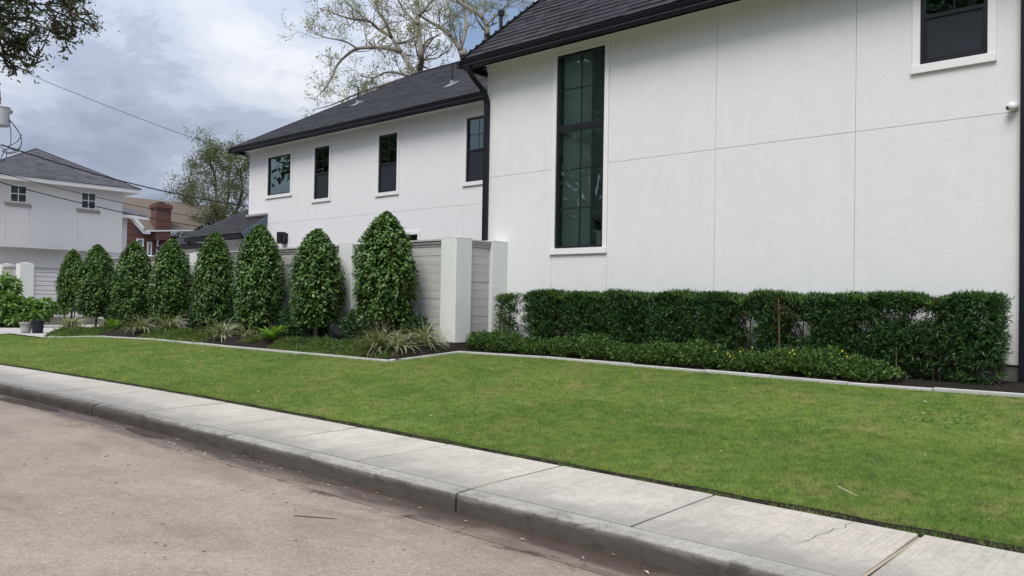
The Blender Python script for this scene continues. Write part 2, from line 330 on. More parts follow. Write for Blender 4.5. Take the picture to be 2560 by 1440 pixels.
# ------------------------------------------------------------------ mesh helpers
class MB:
    def __init__(s): s.v = []; s.f = []
    def add(s, vs, fs):
        o = len(s.v); s.v += [tuple(map(float, p)) for p in vs]; s.f += [tuple(i + o for i in f) for f in fs]; return s
    def box(s, x0, y0, z0, x1, y1, z1):
        x0, x1 = sorted((x0, x1)); y0, y1 = sorted((y0, y1)); z0, z1 = sorted((z0, z1))
        return s.add([(x0, y0, z0), (x1, y0, z0), (x1, y1, z0), (x0, y1, z0), (x0, y0, z1), (x1, y0, z1), (x1, y1, z1), (x0, y1, z1)],
                     [(0, 3, 2, 1), (4, 5, 6, 7), (0, 1, 5, 4), (1, 2, 6, 5), (2, 3, 7, 6), (3, 0, 4, 7)])
    def quad(s, a, b, c, d): return s.add([a, b, c, d], [(0, 1, 2, 3)])
    def prism(s, poly, d):                                   # extrude a polygon (3D points) along d
        n = len(poly); d = Vector(d); lo = [Vector(p) for p in poly]; hi = [p + d for p in lo]
        return s.add(lo + hi, [tuple(range(n))[::-1], tuple(range(n, 2 * n))] + [(i, (i + 1) % n, (i + 1) % n + n, i + n) for i in range(n)])
    def lathe(s, prof, cx, cy, seg=20):
        vs = [(cx + r * math.cos(2 * math.pi * k / seg), cy + r * math.sin(2 * math.pi * k / seg), z) for r, z in prof for k in range(seg)]
        fs = [(i * seg + k, i * seg + (k + 1) % seg, (i + 1) * seg + (k + 1) % seg, (i + 1) * seg + k) for i in range(len(prof) - 1) for k in range(seg)]
        return s.add(vs, fs + [tuple(range(seg))[::-1], tuple(range((len(prof) - 1) * seg, len(prof) * seg))])
    def tube(s, pts, rad, seg=6):
        pts = [Vector(p) for p in pts]; n = len(pts)
        if isinstance(rad, (int, float)): rad = [rad] * n
        up = Vector((0, 0, 1)); vs = []
        for i, p in enumerate(pts):
            d = (pts[min(i + 1, n - 1)] - pts[max(i - 1, 0)])
            d = d.normalized() if d.length > 1e-9 else up
            a = d.cross(Vector((.31, .77, .55))); a.normalize(); b = d.cross(a)
            for k in range(seg):
                an = 2 * math.pi * k / seg; vs.append(p + (a * math.cos(an) + b * math.sin(an)) * rad[i])
        fs = [(i * seg + k, i * seg + (k + 1) % seg, (i + 1) * seg + (k + 1) % seg, (i + 1) * seg + k) for i in range(n - 1) for k in range(seg)]
        return s.add(vs, fs + [tuple(range(seg))[::-1], tuple(range((n - 1) * seg, n * seg))])
    def mesh(s, name, mat, smooth=False):
        me = bpy.data.meshes.new(name); me.from_pydata(s.v, [], s.f); me.update()
        if mat: me.materials.append(mat)
        if smooth:
            for p in me.polygons: p.use_smooth = True
        return me
    def build(s, name, mat, parent=None, bevel=0, smooth=False, kind=None):
        return link(name, s.mesh(name, mat, smooth), parent, bevel, kind)

def world_off(o):
    off = Vector((0, 0, 0))
    while o is not None:
        off += o.location if o.type == 'EMPTY' else Vector((0, 0, 0)); o = o.parent
    return off
def link(name, me, parent=None, bevel=0, kind=None):
    o = bpy.data.objects.new(name, me); COL.objects.link(o)
    if parent is not None:
        o.parent = parent
        if parent.type == 'EMPTY': o.matrix_parent_inverse = Matrix.Translation(-world_off(parent))
    if bevel:
        b = o.modifiers.new('bevel', 'BEVEL'); b.width = bevel; b.segments = 2; b.limit_method = 'ANGLE'; b.angle_limit = math.radians(40)
    if kind: o['kind'] = kind
    return o
def tag(o, label=None, cat=None, group=None, kind=None):
    if label: o['label'] = label
    if cat: o['category'] = cat
    if group: o['group'] = group
    if kind: o['kind'] = kind
    return o
def thing(name, loc, label, cat, group=None):
    e = bpy.data.objects.new(name, None); e.empty_display_size = .2; e.location = loc; COL.objects.link(e)
    return tag(e, label, cat, group)
def np_mesh(name, V, F, mat):                               # V (n,3), F (m,k) faces of one size
    me = bpy.data.meshes.new(name); n, (m, k) = len(V), F.shape
    me.vertices.add(n); me.vertices.foreach_set('co', np.ascontiguousarray(V, dtype=np.float32).ravel())
    me.loops.add(m * k); me.loops.foreach_set('vertex_index', np.ascontiguousarray(F, dtype=np.int32).ravel())
    me.polygons.add(m); me.polygons.foreach_set('loop_start', np.arange(0, m * k, k, dtype=np.int32))
    me.polygons.foreach_set('loop_total', np.full(m, k, dtype=np.int32)); me.update(calc_edges=True); me.validate()
    if mat: me.materials.append(mat)
    return me
def nrm(a): return a / np.maximum(np.linalg.norm(a, axis=1, keepdims=True), 1e-9)
def leaf_mesh(name, P, D, N, L, W, mat, fold=.18, droop=.12, rounded=True):
    n = len(P); D = nrm(D); S = nrm(np.cross(D, N)); N = np.cross(S, D)
    L = np.broadcast_to(np.asarray(L, float), (n,))[:, None]; W = np.broadcast_to(np.asarray(W, float), (n,))[:, None]
    tip = P + D * L - N * L * droop
    if rounded:
        l1 = P + D * L * .28 + S * W * .42 + N * W * fold; l2 = P + D * L * .66 + S * W * .40 + N * (W * fold - L * droop * .4)
        r1 = P + D * L * .28 - S * W * .42 + N * W * fold; r2 = P + D * L * .66 - S * W * .40 + N * (W * fold - L * droop * .4)
        V = np.stack([P, l1, l2, tip, r2, r1], 1).reshape(-1, 3); b = np.arange(n)[:, None] * 6
        F = np.concatenate([b + np.array([0, 3, 2, 1]), b + np.array([0, 5, 4, 3])], 0)
        return np_mesh(name, V, F, mat)
    l = P + D * L * .45 + S * W * .5 + N * W * fold; r = P + D * L * .45 - S * W * .5 + N * W * fold
    V = np.stack([P, l, tip, r], 1).reshape(-1, 3); b = np.arange(n)[:, None] * 4
    F = np.concatenate([b + np.array([0, 2, 1]), b + np.array([0, 3, 2])], 0)
    return np_mesh(name, V, F, mat)
def rdir(n): return nrm(rng.normal(size=(n, 3)))

# ------------------------------------------------------------------ ground
def shift(x):                                                # the street curves gently away on the left
    x = np.asarray(x, float); d = np.clip(-(x + 8.0), 0, 16.0); return -.0043 * d * d - np.clip(-(x + 24.0), 0, None) * .1376
def bend(x, y): return y + float(shift(x))
def lawn_z(x, y):
    yy = np.asarray(y, float) - shift(x) * np.clip((9.0 - np.asarray(y, float)) / 4.0, 0, 1)
    z = .155 + .089 * np.clip(yy - 5.6, 0, 5.3)
    lft = np.clip((-np.asarray(x, float) - 23.5) / 2.5, 0, 1)
    return z * (1 - lft) + np.minimum(z, .33) * lft
def edge_y(x):                                               # front line of the planting beds
    x = np.asarray(x, float)
    return np.interp(x, [-29, -27, -25.6, -25, -23, -20.6, -17.2, -15, -12.7, -11.42, -11.36, -11.1, -9.1, -7.2, -5.9, -3.8, -1.8, 3], [11.2, 9.5, 8.2, 8.35, 8.9, 9.22, 9.2, 9.26, 9.32, 9.36, 9.4, 10.80, 10.93, 10.83, 10.80, 10.72, 10.80, 10.9])
def bed_z(x, y):
    d = np.clip((np.asarray(y, float) - edge_y(x)) / .55, 0, 1); return np.maximum(lawn_z(x, y), lawn_z(x, edge_y(x)) + .17 * d * (np.asarray(x) < -11.2) + .05 * d)
def grid_mesh(name, xs, ys, zf, mat, bent=False):
    X, Y = np.meshgrid(xs, ys); X = X.ravel(); Y = Y.ravel()
    YY = Y + shift(X) if bent else Y
    Z = zf(X, YY); nx, ny = len(xs), len(ys)
    i = (np.arange(ny - 1)[:, None] * nx + np.arange(nx - 1)[None]).ravel()
    F = np.stack([i, i + 1, i + 1 + nx, i + nx], 1)
    return np_mesh(name, np.stack([X, YY, Z], 1), F, mat)
g = link('ground', grid_mesh('ground', np.linspace(-240, 240, 9), np.linspace(-240, 260, 9), lambda x, y: np.full_like(x, -.06), M['soil']), kind='structure')

road = link('road', grid_mesh('road', np.linspace(-90, 60, 120), np.array([-9, -4, 0, 3.0, 4.5]), lambda x, y: np.full_like(x, -.012), M['joint'], True), kind='structure')
def strip(name, x0, x1, y0, y1, z0, z1, mat, parent, bevel=.006, thick=.1, n=None):
    """a slab following the bend of the street: top from z0 (street side) to z1"""
    n = n or max(2, int(abs(x1 - x0) / .7) + 1); xs = np.linspace(x0, x1, n); b = MB(); vs = []; fs = []
    for x in xs:
        a, c = bend(x, y0), bend(x, y1); vs += [(x, a, z0 - thick), (x, a, z0), (x, c, z1), (x, c, z1 - thick)]
    for i in range(n - 1):
        for k in range(4): fs.append((i * 4 + k, (i + 1) * 4 + k, (i + 1) * 4 + (k + 1) % 4, i * 4 + (k + 1) % 4)[::-1])
    fs += [(0, 1, 2, 3)[::-1], tuple((n - 1) * 4 + k for k in range(4))]
    b.add(vs, fs); return b.build(name, mat, parent, bevel)
rx = [20, -8.92]
strip('road_slab', 20, -8.92, -8, 3.925, .03, .006, M['road'], road, .004, n=60); strip('gutter_slab', 20, -8.92, 3.94, 4.36, .006, -.006, M['road'], road, .004, n=60)
for a, c in ((-8.926, -11.3), (-11.31, -22), (-22.01, -60)): strip('road_slab', a, c, -8, 4.36, .03, -.004, M['road'], road, .004)
sidewalk = link('sidewalk', grid_mesh('sidewalk', np.linspace(-60, 20, 100), np.array([4.44, 5.61]), lambda x, y: np.full_like(x, .1435), M['joint'], True), kind='structure')
sx = [20.4, 14, 8, 4.32, 2.86, 1.4, -.06, -1.52, -2.97, -4.45, -5.9, -7.35, -8.8, -10.25, -11.7, -13.15, -14.6, -16.05, -17.5, -18.95, -20.4, -22, -25, -32, -60]
for i, (a, c) in enumerate(zip(sx[:-1], sx[1:])):
    ga = .018 if i % 2 == 1 else .008; gc = .018 if (i + 1) % 2 == 1 else .008
    strip('sidewalk_slab', a - ga, c + ga if False else c + gc, 4.478, 5.60, .150 + random.uniform(-.002, .002), .170 + random.uniform(-.002, .002), M['sidewalk'], sidewalk, .006)
for x in (-1.52, -4.45, -7.35):
    MB().box(x - .015, 4.47, .06, x + .004, 5.595, .149).build('expansion_strip', M['expansion_wood'], sidewalk)
kerb = link('kerb', grid_mesh('kerb', np.linspace(-60, 20, 100), np.array([4.34, 4.45]), lambda x, y: np.full_like(x, .03), M['joint'], True), kind='structure')
kx = [20, 10, 4.4, 1.4, -1.5, -4.43, -7.35, -9.9, -11.35, -14.4, -17.4, -20.5, -26, -60]
for i, (a, c) in enumerate(zip(kx[:-1], kx[1:])):
    n = max(3, int(abs(a - c) / .12)); n = min(n, 60); vs = []; fs = []
    ga = .012 if abs(a + 4.43) < .1 or abs(a + 11.35) < .1 else .004; gc = .012 if abs(c + 4.43) < .1 or abs(c + 11.35) < .1 else .004
    for x in np.linspace(a - ga, c + gc, n):
        w = random.uniform(-.003, .003); rr = .016 + .055 * min(max((-x - 8.2) / 2.2, 0), 1)
        y0_ = 4.297 + w; pf = [(y0_, -.05), (y0_ + .006, .141 - rr)] + [(y0_ + .006 + rr * (1 - math.cos(q_)), .141 - rr + rr * math.sin(q_) + w * .4) for q_ in (.5, 1.05, 1.57)] + [(4.456, .150), (4.456, -.05)]
        vs += [(x, bend(x, y), z) for y, z in pf]
    k_ = 7
    for q in range(n - 1):
        for k in range(k_): fs.append((q * k_ + k, (q + 1) * k_ + k, (q + 1) * k_ + (k + 1) % k_, q * k_ + (k + 1) % k_)[::-1])
    fs += [tuple(range(k_))[::-1], tuple((n - 1) * k_ + k for k in range(k_))]
    o = MB().add(vs, fs).build('kerb_stone', M['kerb'], kerb)
    for p in o.data.polygons: p.use_smooth = True
    o.data.set_sharp_from_angle(angle=math.radians(38))
# puddles lying in the gutter
def puddle(x, y, rx_, ry_, seed):
    r = random.Random(seed); n = 48; vs = [(x, bend(x, y), +.0020)]
    for k in range(n):
        an = 2 * math.pi * k / n; q = .86 + .14 * math.sin(2 * an + seed) + .05 * math.sin(3 * an + seed * 2.3); xx = x + rx_ * q * math.cos(an); vs.append((xx, min(bend(xx, y + ry_ * q * math.sin(an)), bend(xx, 4.292)), +.0020))
    o = MB().add(vs, [(0, 1 + k, 1 + (k + 1) % n) for k in range(n)]).build('puddle', M['puddle']); o['kind'] = 'structure'; return o
puddle(-13.1, 4.12, 1.1, .15, 1); puddle(-9.5, 4.17, .5, .12, 2); puddle(-7.9, 4.17, .50, .18, 3); puddle(-6.05, 4.24, .36, .08, 4)

lx = np.concatenate([np.linspace(-29.5, -13, 40), np.linspace(-12.5, 16, 60)])
ly = np.linspace(5.6, 12.4, 30)
def lawn_grid():
    X, Y = np.meshgrid(lx, np.linspace(0, 1, 30)); y0 = 5.6 + shift(X); YY = y0 + (12.6 - y0) * Y
    soil_edge = np.clip((YY - y0) / .12, 0, 1)
    Z = lawn_z(X, YY) - .06 * (1 - soil_edge)
    nx, ny = X.shape[1], X.shape[0]; i = (np.arange(ny - 1)[:, None] * nx + np.arange(nx - 1)[None]).ravel()
    return np_mesh('lawn', np.stack([X.ravel(), YY.ravel(), Z.ravel()], 1), np.stack([i, i + 1, i + 1 + nx, i + nx], 1), M['lawn'])
lawn = link('lawn', lawn_grid(), kind='structure')
def bed_grid(xs, y1, name):
    X, T = np.meshgrid(xs, np.linspace(0, 1, 24)); y0 = edge_y(X) + .01; YY = y0 + (y1 - y0) * T
    Z = bed_z(X, YY) + .012 + rng.normal(size=X.shape) * .006
    nx, ny = X.shape[1], X.shape[0]; i = (np.arange(ny - 1)[:, None] * nx + np.arange(nx - 1)[None]).ravel()
    return link(name, np_mesh(name, np.stack([X.ravel(), YY.ravel(), Z.ravel()], 1), np.stack([i, i + 1, i + 1 + nx, i + nx], 1), M['soil']), kind='structure')
bed_grid(np.linspace(-28.3, -11.38, 90), 15.4, 'planting_bed'); bed_grid(np.linspace(-11.36, 1.5, 90), 12.3, 'planting_bed')
# dark cut soil between lawn and sidewalk
def soil_strip():
    xs = np.linspace(-29, 14, 140); vs = []; fs = []
    for x in xs: vs += [(x, bend(x, 5.595), .135), (x, bend(x, 5.70) + random.uniform(-.03, .03), .18)]
    for i in range(len(xs) - 1): fs.append((i * 2, (i + 1) * 2, (i + 1) * 2 + 1, i * 2 + 1))
    o = MB().add(vs, fs).build('soil_edge', M['soil']); o['kind'] = 'structure'
soil_strip()
dw = grid_mesh('driveway', np.linspace(-60, -25.0, 20), np.linspace(8.15, 24, 20), lambda x, y: .362 + 0 * x - .05 * np.clip((-x - 31) / 4, 0, 1), M['driveway'])
link('driveway', dw, kind='structure')
link('driveway', grid_mesh('driveway', np.linspace(-60, -28.3, 12), np.linspace(4.5, 8.15, 12), lambda x, y: .17 + (y - 4.5) / 3.65 * .192 - .05 * np.clip((-x - 31) / 4, 0, 1), M['driveway']), kind='structure')

# concrete edging strip around the beds, one stone after the other
edging = thing('garden_edging', (-10, 10.9, .55), 'pale concrete edging strip running along the front of both planting beds', 'edging')
def edging_run(pts, step):
    pts = [Vector(p) for p in pts]; seg = []
    for a, b in zip(pts[:-1], pts[1:]):
        n = max(1, round((b - a).length / step))
        for i in range(n): seg.append((a.lerp(b, i / n), a.lerp(b, (i + 1) / n)))
    for a, b in seg:
        d = (b - a).normalized(); s = Vector((-d.y, d.x, 0)).normalized() * .045; a2 = a + d * .006; b2 = b - d * .006; j = random.uniform(-.006, .006); k = random.uniform(-.006, .006)
        dz = Vector((0, 0, .035)); lo = Vector((0, 0, -.12)); js = s.normalized() * k
        vs = [a2 - s + lo + js, b2 - s + lo + js, b2 + s + lo + js, a2 + s + lo + js, a2 - s + dz + js, b2 - s + dz + js, b2 + s + dz + js, a2 + s + dz + js]
        for q in range(4, 8): vs[q] = vs[q] + Vector((0, 0, j))
        MB().add(vs, [(0, 3, 2, 1), (4, 5, 6, 7), (0, 1, 5, 4), (1, 2, 6, 5), (2, 3, 7, 6), (3, 0, 4, 7)]).build('edging_stone', M['edging'], edging, .008)
def ep(x): return (x, float(edge_y(x)), float(lawn_z(x, edge_y(x))))
edging_run([ep(x) for x in (-25.6, -25, -23, -20.6, -17.2, -15, -12.7, -11.42)], 1.25)
edging_run([ep(-11.42), ep(-11.1)], 1.6)
edging_run([ep(x) for x in (-11.1, -9.1, -7.2, -5.9, -3.8, -1.8, 1.4)], 1.2)

# ------------------------------------------------------------------ the white house
house = thing('white_house', (-12, 14, .6), 'large white stucco house with charcoal shingle roofs and black framed windows', 'house')
def cells(rect, holes):
    x0, x1, z0, z1 = rect
    xs = sorted({x0, x1} | {min(max(v, x0), x1) for h in holes for v in h[:2]}); zs = sorted({z0, z1} | {min(max(v, z0), z1) for h in holes for v in h[2:]})
    for a, b in zip(xs[:-1], xs[1:]):
        for c, d in zip(zs[:-1], zs[1:]):
            m = ((a + b) / 2, (c + d) / 2)
            if b - a > 1e-6 and d - c > 1e-6 and not any(h[0] < m[0] < h[1] and h[2] < m[1] < h[3] for h in holes): yield a, b, c, d
def panel(yf, rect, holes, depth=.016, axis='Y', flip=False):
    b = MB(); x0, x1, z0, z1 = rect
    P = (lambda x, y, z: (x, y, z)) if axis == 'Y' else (lambda x, y, z: (yf - (y - yf) if False else (2 * yf - y), x, z))
    for a, c, d, e in cells(rect, holes): b.quad(P(a, yf, d), P(c, yf, d), P(c, yf, e), P(a, yf, e))
    yb = yf + depth
    b.quad(P(x0, yf, z0), P(x0, yb, z0), P(x1, yb, z0), P(x1, yf, z0)); b.quad(P(x0, yf, z1), P(x1, yf, z1), P(x1, yb, z1), P(x0, yb, z1))
    b.quad(P(x0, yf, z0), P(x0, yf, z1), P(x0, yb, z1), P(x0, yb, z0)); b.quad(P(x1, yf, z0), P(x1, yb, z0), P(x1, yb, z1), P(x1, yf, z1))
    return b
def backing(yf, rect, holes, depth=.0155):
    b = MB()
    for a, c, d, e in cells(rect, holes): b.quad((a, yf + depth, d), (c, yf + depth, d), (c, yf + depth, e), (a, yf + depth, e))
    return b
G = .0032
def window(parent, yf, x0, x1, z0, z1, style, trim=(.10, .10, .11, .11), sill=True, room=True, depth=.03):
    """black framed window in a front (-Y) wall. x0..z1: outside of the black frame. Returns hole."""
    tl, tr_, tb, tt = trim; fw = .05
    b = MB(); y0, y1 = yf - .005, yf + .06                    # black frame, set back in the trim
    b.box(x0, y0, z0, x0 + fw, y1, z1).box(x1 - fw, y0, z0, x1, y1, z1).box(x0 + fw, y0, z0, x1 - fw, y1, z0 + fw).box(x0 + fw, y0, z1 - fw, x1 - fw, y1, z1)
    w = b.build('window', M['frame'], parent, .004)
    b = MB(); p = yf - depth
    b.box(x0 - tl, p, z0 - tb + .002, x0 + .002, yf + .02, z1 + tt).build('trim', M['trim'], w, .004)
    MB().box(x1 - .002, p, z0 - tb + .002, x1 + tr_, yf + .02, z1 + tt).build('trim', M['trim'], w, .004)
    MB().box(x0 + .002, p + .001, z1 - .002, x1 - .002, yf + .02, z1 + tt - .001).build('trim', M['trim'], w, .003)
    MB().box(x0 - tl - .02 * sill, p - .012 * sill, z0 - tb - .002, x1 + tr_ + .004 * sill, yf + .02, z0 + .004).build('sill', M['trim'], w, .004)
    panes = []; bars = MB(); xi0, xi1, zi0, zi1 = x0 + fw, x1 - fw, z0 + fw, z1 - fw; xm = (x0 + x1) / 2
    if style == 'tall':
        bars.box(xi0, yf - .002, 4.905, xi1, yf + .058, 5.035)
        panes += [(xi0, xi1, zi0, 4.905), (xi0, xi1, 5.035, zi1)]
        m = MB().box(xm - .011, yf + .022, zi0, xm + .011, yf + .042, 4.905).box(xm - .011, yf + .022, 5.035, xm + .011, yf + .042, zi1)
        for z in (3.42, 4.17, 5.73): m.box(xi0, yf + .023, z - .011, xm - .011, yf + .041, z + .011).box(xm + .011, yf + .023, z - .011, xi1, yf + .041, z + .011)
        m.build('muntin', M['frame'], w)
    elif style == 'hung':
        zm = z0 + (z1 - z0) * .49
        bars.box(xi0, yf + .004, zm - .028, xi1, yf + .056, zm + .028)
        MB().box(xi0, yf + .012, zi0, xi0 + .03, yf + .05, zm - .028).box(xi1 - .03, yf + .012, zi0, xi1, yf + .05, zm - .028).box(xi0 + .03, yf + .012, zi0, xi1 - .03, yf + .05, zi0 + .03).build('screen_frame', M['frame'], w)
        MB().box(xi0 + .03, yf + .022, zi0 + .03, xi1 - .03, yf + .026, zm - .028).build('insect_screen', M['screen'], w)
        panes += [(xi0, xi1, zm + .028, zi1)]
        zc = (zm + zi1) / 2
        MB().box(xm - .008, yf + .03, zm + .028, xm + .008, yf + .046, zi1).box(xi0, yf + .031, zc - .008, xm - .008, yf + .045, zc + .008).box(xm + .008, yf + .031, zc - .008, xi1, yf + .045, zc + .008).build('muntin', M['frame'], w)
    else: panes += [(xi0, xi1, zi0, zi1)]
    if bars.v: bars.build('rail', M['frame'], w, .004)
    for a, c, d, e in panes: MB().quad((a, yf + .036, d), (c, yf + .036, d), (c, yf + .036, e), (a, yf + .036, e)).build('pane', M['glass'], w)
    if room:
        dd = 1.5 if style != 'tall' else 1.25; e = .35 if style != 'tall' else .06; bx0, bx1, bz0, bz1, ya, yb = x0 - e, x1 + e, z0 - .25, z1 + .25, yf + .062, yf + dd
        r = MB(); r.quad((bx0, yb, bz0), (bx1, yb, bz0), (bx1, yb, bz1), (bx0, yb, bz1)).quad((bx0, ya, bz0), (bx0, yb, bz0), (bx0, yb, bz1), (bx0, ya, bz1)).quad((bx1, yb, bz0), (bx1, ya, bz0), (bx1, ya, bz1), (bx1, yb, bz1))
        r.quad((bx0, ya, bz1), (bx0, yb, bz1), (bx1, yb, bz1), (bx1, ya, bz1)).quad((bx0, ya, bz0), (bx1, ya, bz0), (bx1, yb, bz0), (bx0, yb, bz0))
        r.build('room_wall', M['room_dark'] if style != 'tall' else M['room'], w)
    return w
# front mass -------------------------------------------------------------------------------------
YF = 12.2; XL, XR = -11.85, -1.95; ZB, ZT, ZJ = .90, 6.56, 4.21
big = (-9.95, -8.80, 2.65, 6.42); upr = (-3.38, -2.54, 5.03, 6.40)
holes = [big, upr]
rects = []
vx = [XL, -6.53, -4.26, XR]
H0, H1 = -10.04, -8.71
rects += [(XL, H0 + .09 - .09, ZJ + G, ZT), (XL, H0, ZB, ZJ - G)]
rects[0] = (XL, H0 - G, ZJ + G, ZT); rects[1] = (XL, H0 - G, ZB, ZJ - G)
rects += [(H0 + G, H1 - G, ZB, ZT)]
rects += [(H1 + G, -6.53 - G, ZB, ZJ - G), (H1 + G, -6.53 - G, ZJ + G, ZT)]
rects += [(-6.53 + G, -4.26 - G, ZB, ZJ - G), (-6.53 + G, -4.26 - G, ZJ + G, ZT), (-4.26 + G, XR, ZB, ZJ - G), (-4.26 + G, XR, ZJ + G, ZT)]
for r in rects: panel(YF, r, holes).build('stucco_panel', M['stucco'], house)
backing(YF, (XL + .004, XR - .004, ZB + .004, ZT - .004), holes).build('wall_backing', M['groove'], house)
MB().box(XL + .004, YF + .05, .3, XL + .03, 15.3, ZT).build('side_wall', M['stucco'], house)
MB().box(XR - .03, YF + .05, .3, XR - .004, 22, ZT).build('side_wall', M['stucco'], house)
MB().box(XL + .03, YF + .03, .3, XR - .03, YF + .3, .896).build('footing', M['footing'], house)
# frieze board, soffit, fascia, gutter
MB().box(XL - .01, YF - .03, 6.47, XR + .01, YF + .01, 6.60).build('frieze_board', M['soffit'], house, .006)
MB().box(XL - .42, 11.72, 6.565, XR + .4, YF + .02, 6.59).build('soffit', M['soffit'], house)
def gutter(x0, x1, yw, z0, z1, parent, name='gutter'):     # ogee gutter hanging in front of the eave, open top
    h = z1 - z0; d = .125
    pf = [(0, z0), (-.075, z0), (-.095, z0 + h * .28), (-.085, z0 + h * .5), (-.118, z0 + h * .78), (-d, z1 - .012), (-d, z1), (-d + .012, z1), (-d + .02, z0 + h * .6), (-.02, z0 + h * .6), (-.012, z1), (0, z1)]
    return MB().prism([(x0, yw + y, z) for y, z in pf], (x1 - x0, 0, 0)).build(name, M['gutter'], parent)
gutter(XL - .30, XR + .4, 11.78, 6.46, 6.62, house)
MB().box(XL - .30, 11.781, 6.44, XR + .4, 11.80, 6.64).build('fascia', M['gutter'], house)
# gutter round the left return
def gutter_y(xw, y0, y1, z0, z1, parent):
    h = z1 - z0; d = .125
    pf = [(0, z0), (-.075, z0), (-.095, z0 + h * .28), (-.085, z0 + h * .5), (-.118, z0 + h * .78), (-d, z1 - .012), (-d, z1), (0, z1)]
    return MB().prism([(xw + y, y0, z) for y, z in pf][::-1], (0, y1 - y0, 0)).build('gutter', M['gutter'], parent)
gutter_y(XL - .30, 11.656, 15.5, 6.46, 6.62, house)
MB().box(XL - .30, 11.80, 6.565, XL - .004, 15.5, 6.59).build('soffit', M['gutter'], house)
# roof of the front mass: hip at the left end
def shingle_face(parent, E0, u, v, W, S, lo, hi, mat, step=.14, tabw=.28, thick=.009, singles=0, keep=None, name='shingles', mat1=None):
    """tabs on a roof plane: E0 eave start, u along the eave, v up the slope; lo/hi(t) clip the run at slope distance t"""
    u = Vector(u).normalized(); v = Vector(v).normalized(); n = u.cross(v).normalized(); E0 = Vector(E0)
    tabs = []; t_ = 0.0; row = 0
    while t_ < S - .02:
        a, b = lo(t_), hi(t_); s_ = a - random.uniform(0, tabw)
        while s_ < b:
            w = tabw * random.choice((.7, .85, 1.0, 1.15, 1.3)); s0, s1 = max(s_, a), min(s_ + w, b); s_ += w
            if s1 - s0 > .03: tabs.append((s0, s1, t_, thick * random.choice((.7, 1.0, 1.0, 1.35)), random.uniform(-.002, .002)))
        t_ += step; row += 1
    def verts(s0, s1, t, h, j):
        g = .0055 if thick > .015 else .003; base = E0; r = []
        for (s, tt, hh) in ((s0 + g, t + j, h), (s1 - g, t + j, h), (s1 - g, t + step * 1.02, .002), (s0 + g, t + step * 1.02, .002), (s0 + g, t + j, -.004), (s1 - g, t + j, -.004)):
            r.append(base + u * s + v * tt + n * hh)
        return r
    F = [(0, 1, 2, 3), (4, 5, 1, 0), (4, 0, 3), (5, 2, 1)]
    if singles and keep:
        key = sorted(range(len(tabs)), key=lambda i: keep(E0 + u * (tabs[i][0] + tabs[i][1]) / 2 + v * tabs[i][2]))[:singles]
        ks = set(key)
    else: ks = set()
    b = MB()
    for i, tb in enumerate(tabs):
        if i in ks: MB().add(verts(*tb), F).build('shingle', mat1 or mat, parent)
        else: b.add(verts(*tb), F)
    if b.v: b.build(name, mat, parent, kind='stuff')
cam_inv = cam.matrix_world.inverted(); FPX = 2020.0
def px(p):
    c = cam_inv @ Vector(p); return 1280 + FPX * c.x / -c.z, 720 - FPX * c.y / -c.z, -c.z
def vis_dist(p):
    x, y, d = px(p); return d + (1000 if d < 0 or x < -10 or x > 2570 or y < -10 or y > 1450 else 0)
m1 = 1.14; E = Vector((XL - .32, 11.70, 6.655)); L1 = 4.6; WR = XR + .4 - E.x; sl = math.sqrt(1 + m1 * m1)
roof = MB().add([E, E + Vector((WR, 0, 0)), E + Vector((WR - L1, L1, L1 * m1)), E + Vector((L1, L1, L1 * m1)), E + Vector((0, 2 * L1, 0)), E + Vector((WR, 2 * L1, 0))],
                [(0, 1, 2, 3), (0, 3, 4), (3, 2, 5, 4), (1, 5, 2)]).build('roof', M['shingle'], house)
shingle_face(roof, E + Vector((0, -.02, -.01)), (1, 0, 0), (0, 1, m1), WR, L1 * sl, lambda t: t / sl, lambda t: WR - t / sl, M['shingle'], singles=290, keep=vis_dist, mat1=M['shingle_one'], step=.15, tabw=.34, thick=.017)
shingle_face(roof, E + Vector((0, 2 * L1, 0)), (0, -1, 0), (1, 0, m1), 2 * L1, L1 * sl, lambda t: t / sl, lambda t: 2 * L1 - t / sl, M['shingle'])
# hip cap
hp = MB()
for i in range(16):
    a = E + Vector((1, 1, m1)) * (i * .24) + Vector((0, 0, .012)); b_ = a + Vector((1, 1, m1)) * .24; w = Vector((.085, -.085, -.03)); up = Vector((0, 0, .03))
    hp.add([a + w, a + up, a - w, b_ + w, b_ + up * .6, b_ - w], [(0, 1, 4, 3), (1, 2, 5, 4), (0, 2, 1)])
hp.build('hip_cap', M['shingle_one'], roof, kind='stuff')
v0 = Vector((-11.55, 12.25, 7.3))
MB().lathe([(.04, 6.9), (.04, 7.62), (.065, 7.63), (.065, 7.67), (.075, 7.68), (.075, 7.74), (.05, 7.77)], -11.62, 11.98 + .35, 14).build('vent_pipe', M['black'], roof)
# downspouts
def rect_tube(pts, w, d, name, parent, mat):
    b = MB(); vs = []; fs = []
    for x, y, z in pts: vs += [(x - w / 2, y - d / 2, z), (x + w / 2, y - d / 2, z), (x + w / 2, y + d / 2, z), (x - w / 2, y + d / 2, z)]
    for i in range(len(pts) - 1):
        for k in range(4): fs.append((i * 4 + k, i * 4 + (k + 1) % 4, (i + 1) * 4 + (k + 1) % 4, (i + 1) * 4 + k))
    n = len(pts); fs += [(0, 1, 2, 3), tuple((n - 1) * 4 + k for k in range(4))[::-1]]
    b.add(vs, fs); return b.build(name, mat, parent, .006)
rect_tube([(-11.90, 11.70, 6.47), (-11.90, 11.72, 6.36), (-11.875, 11.80, 6.24), (-11.83, 12.02, 6.05), (-11.81, 12.10, 5.93), (-11.805, 12.145, 5.75), (-11.80, 12.145, .75)], .105, .085, 'downspout', house, M['gutter'])
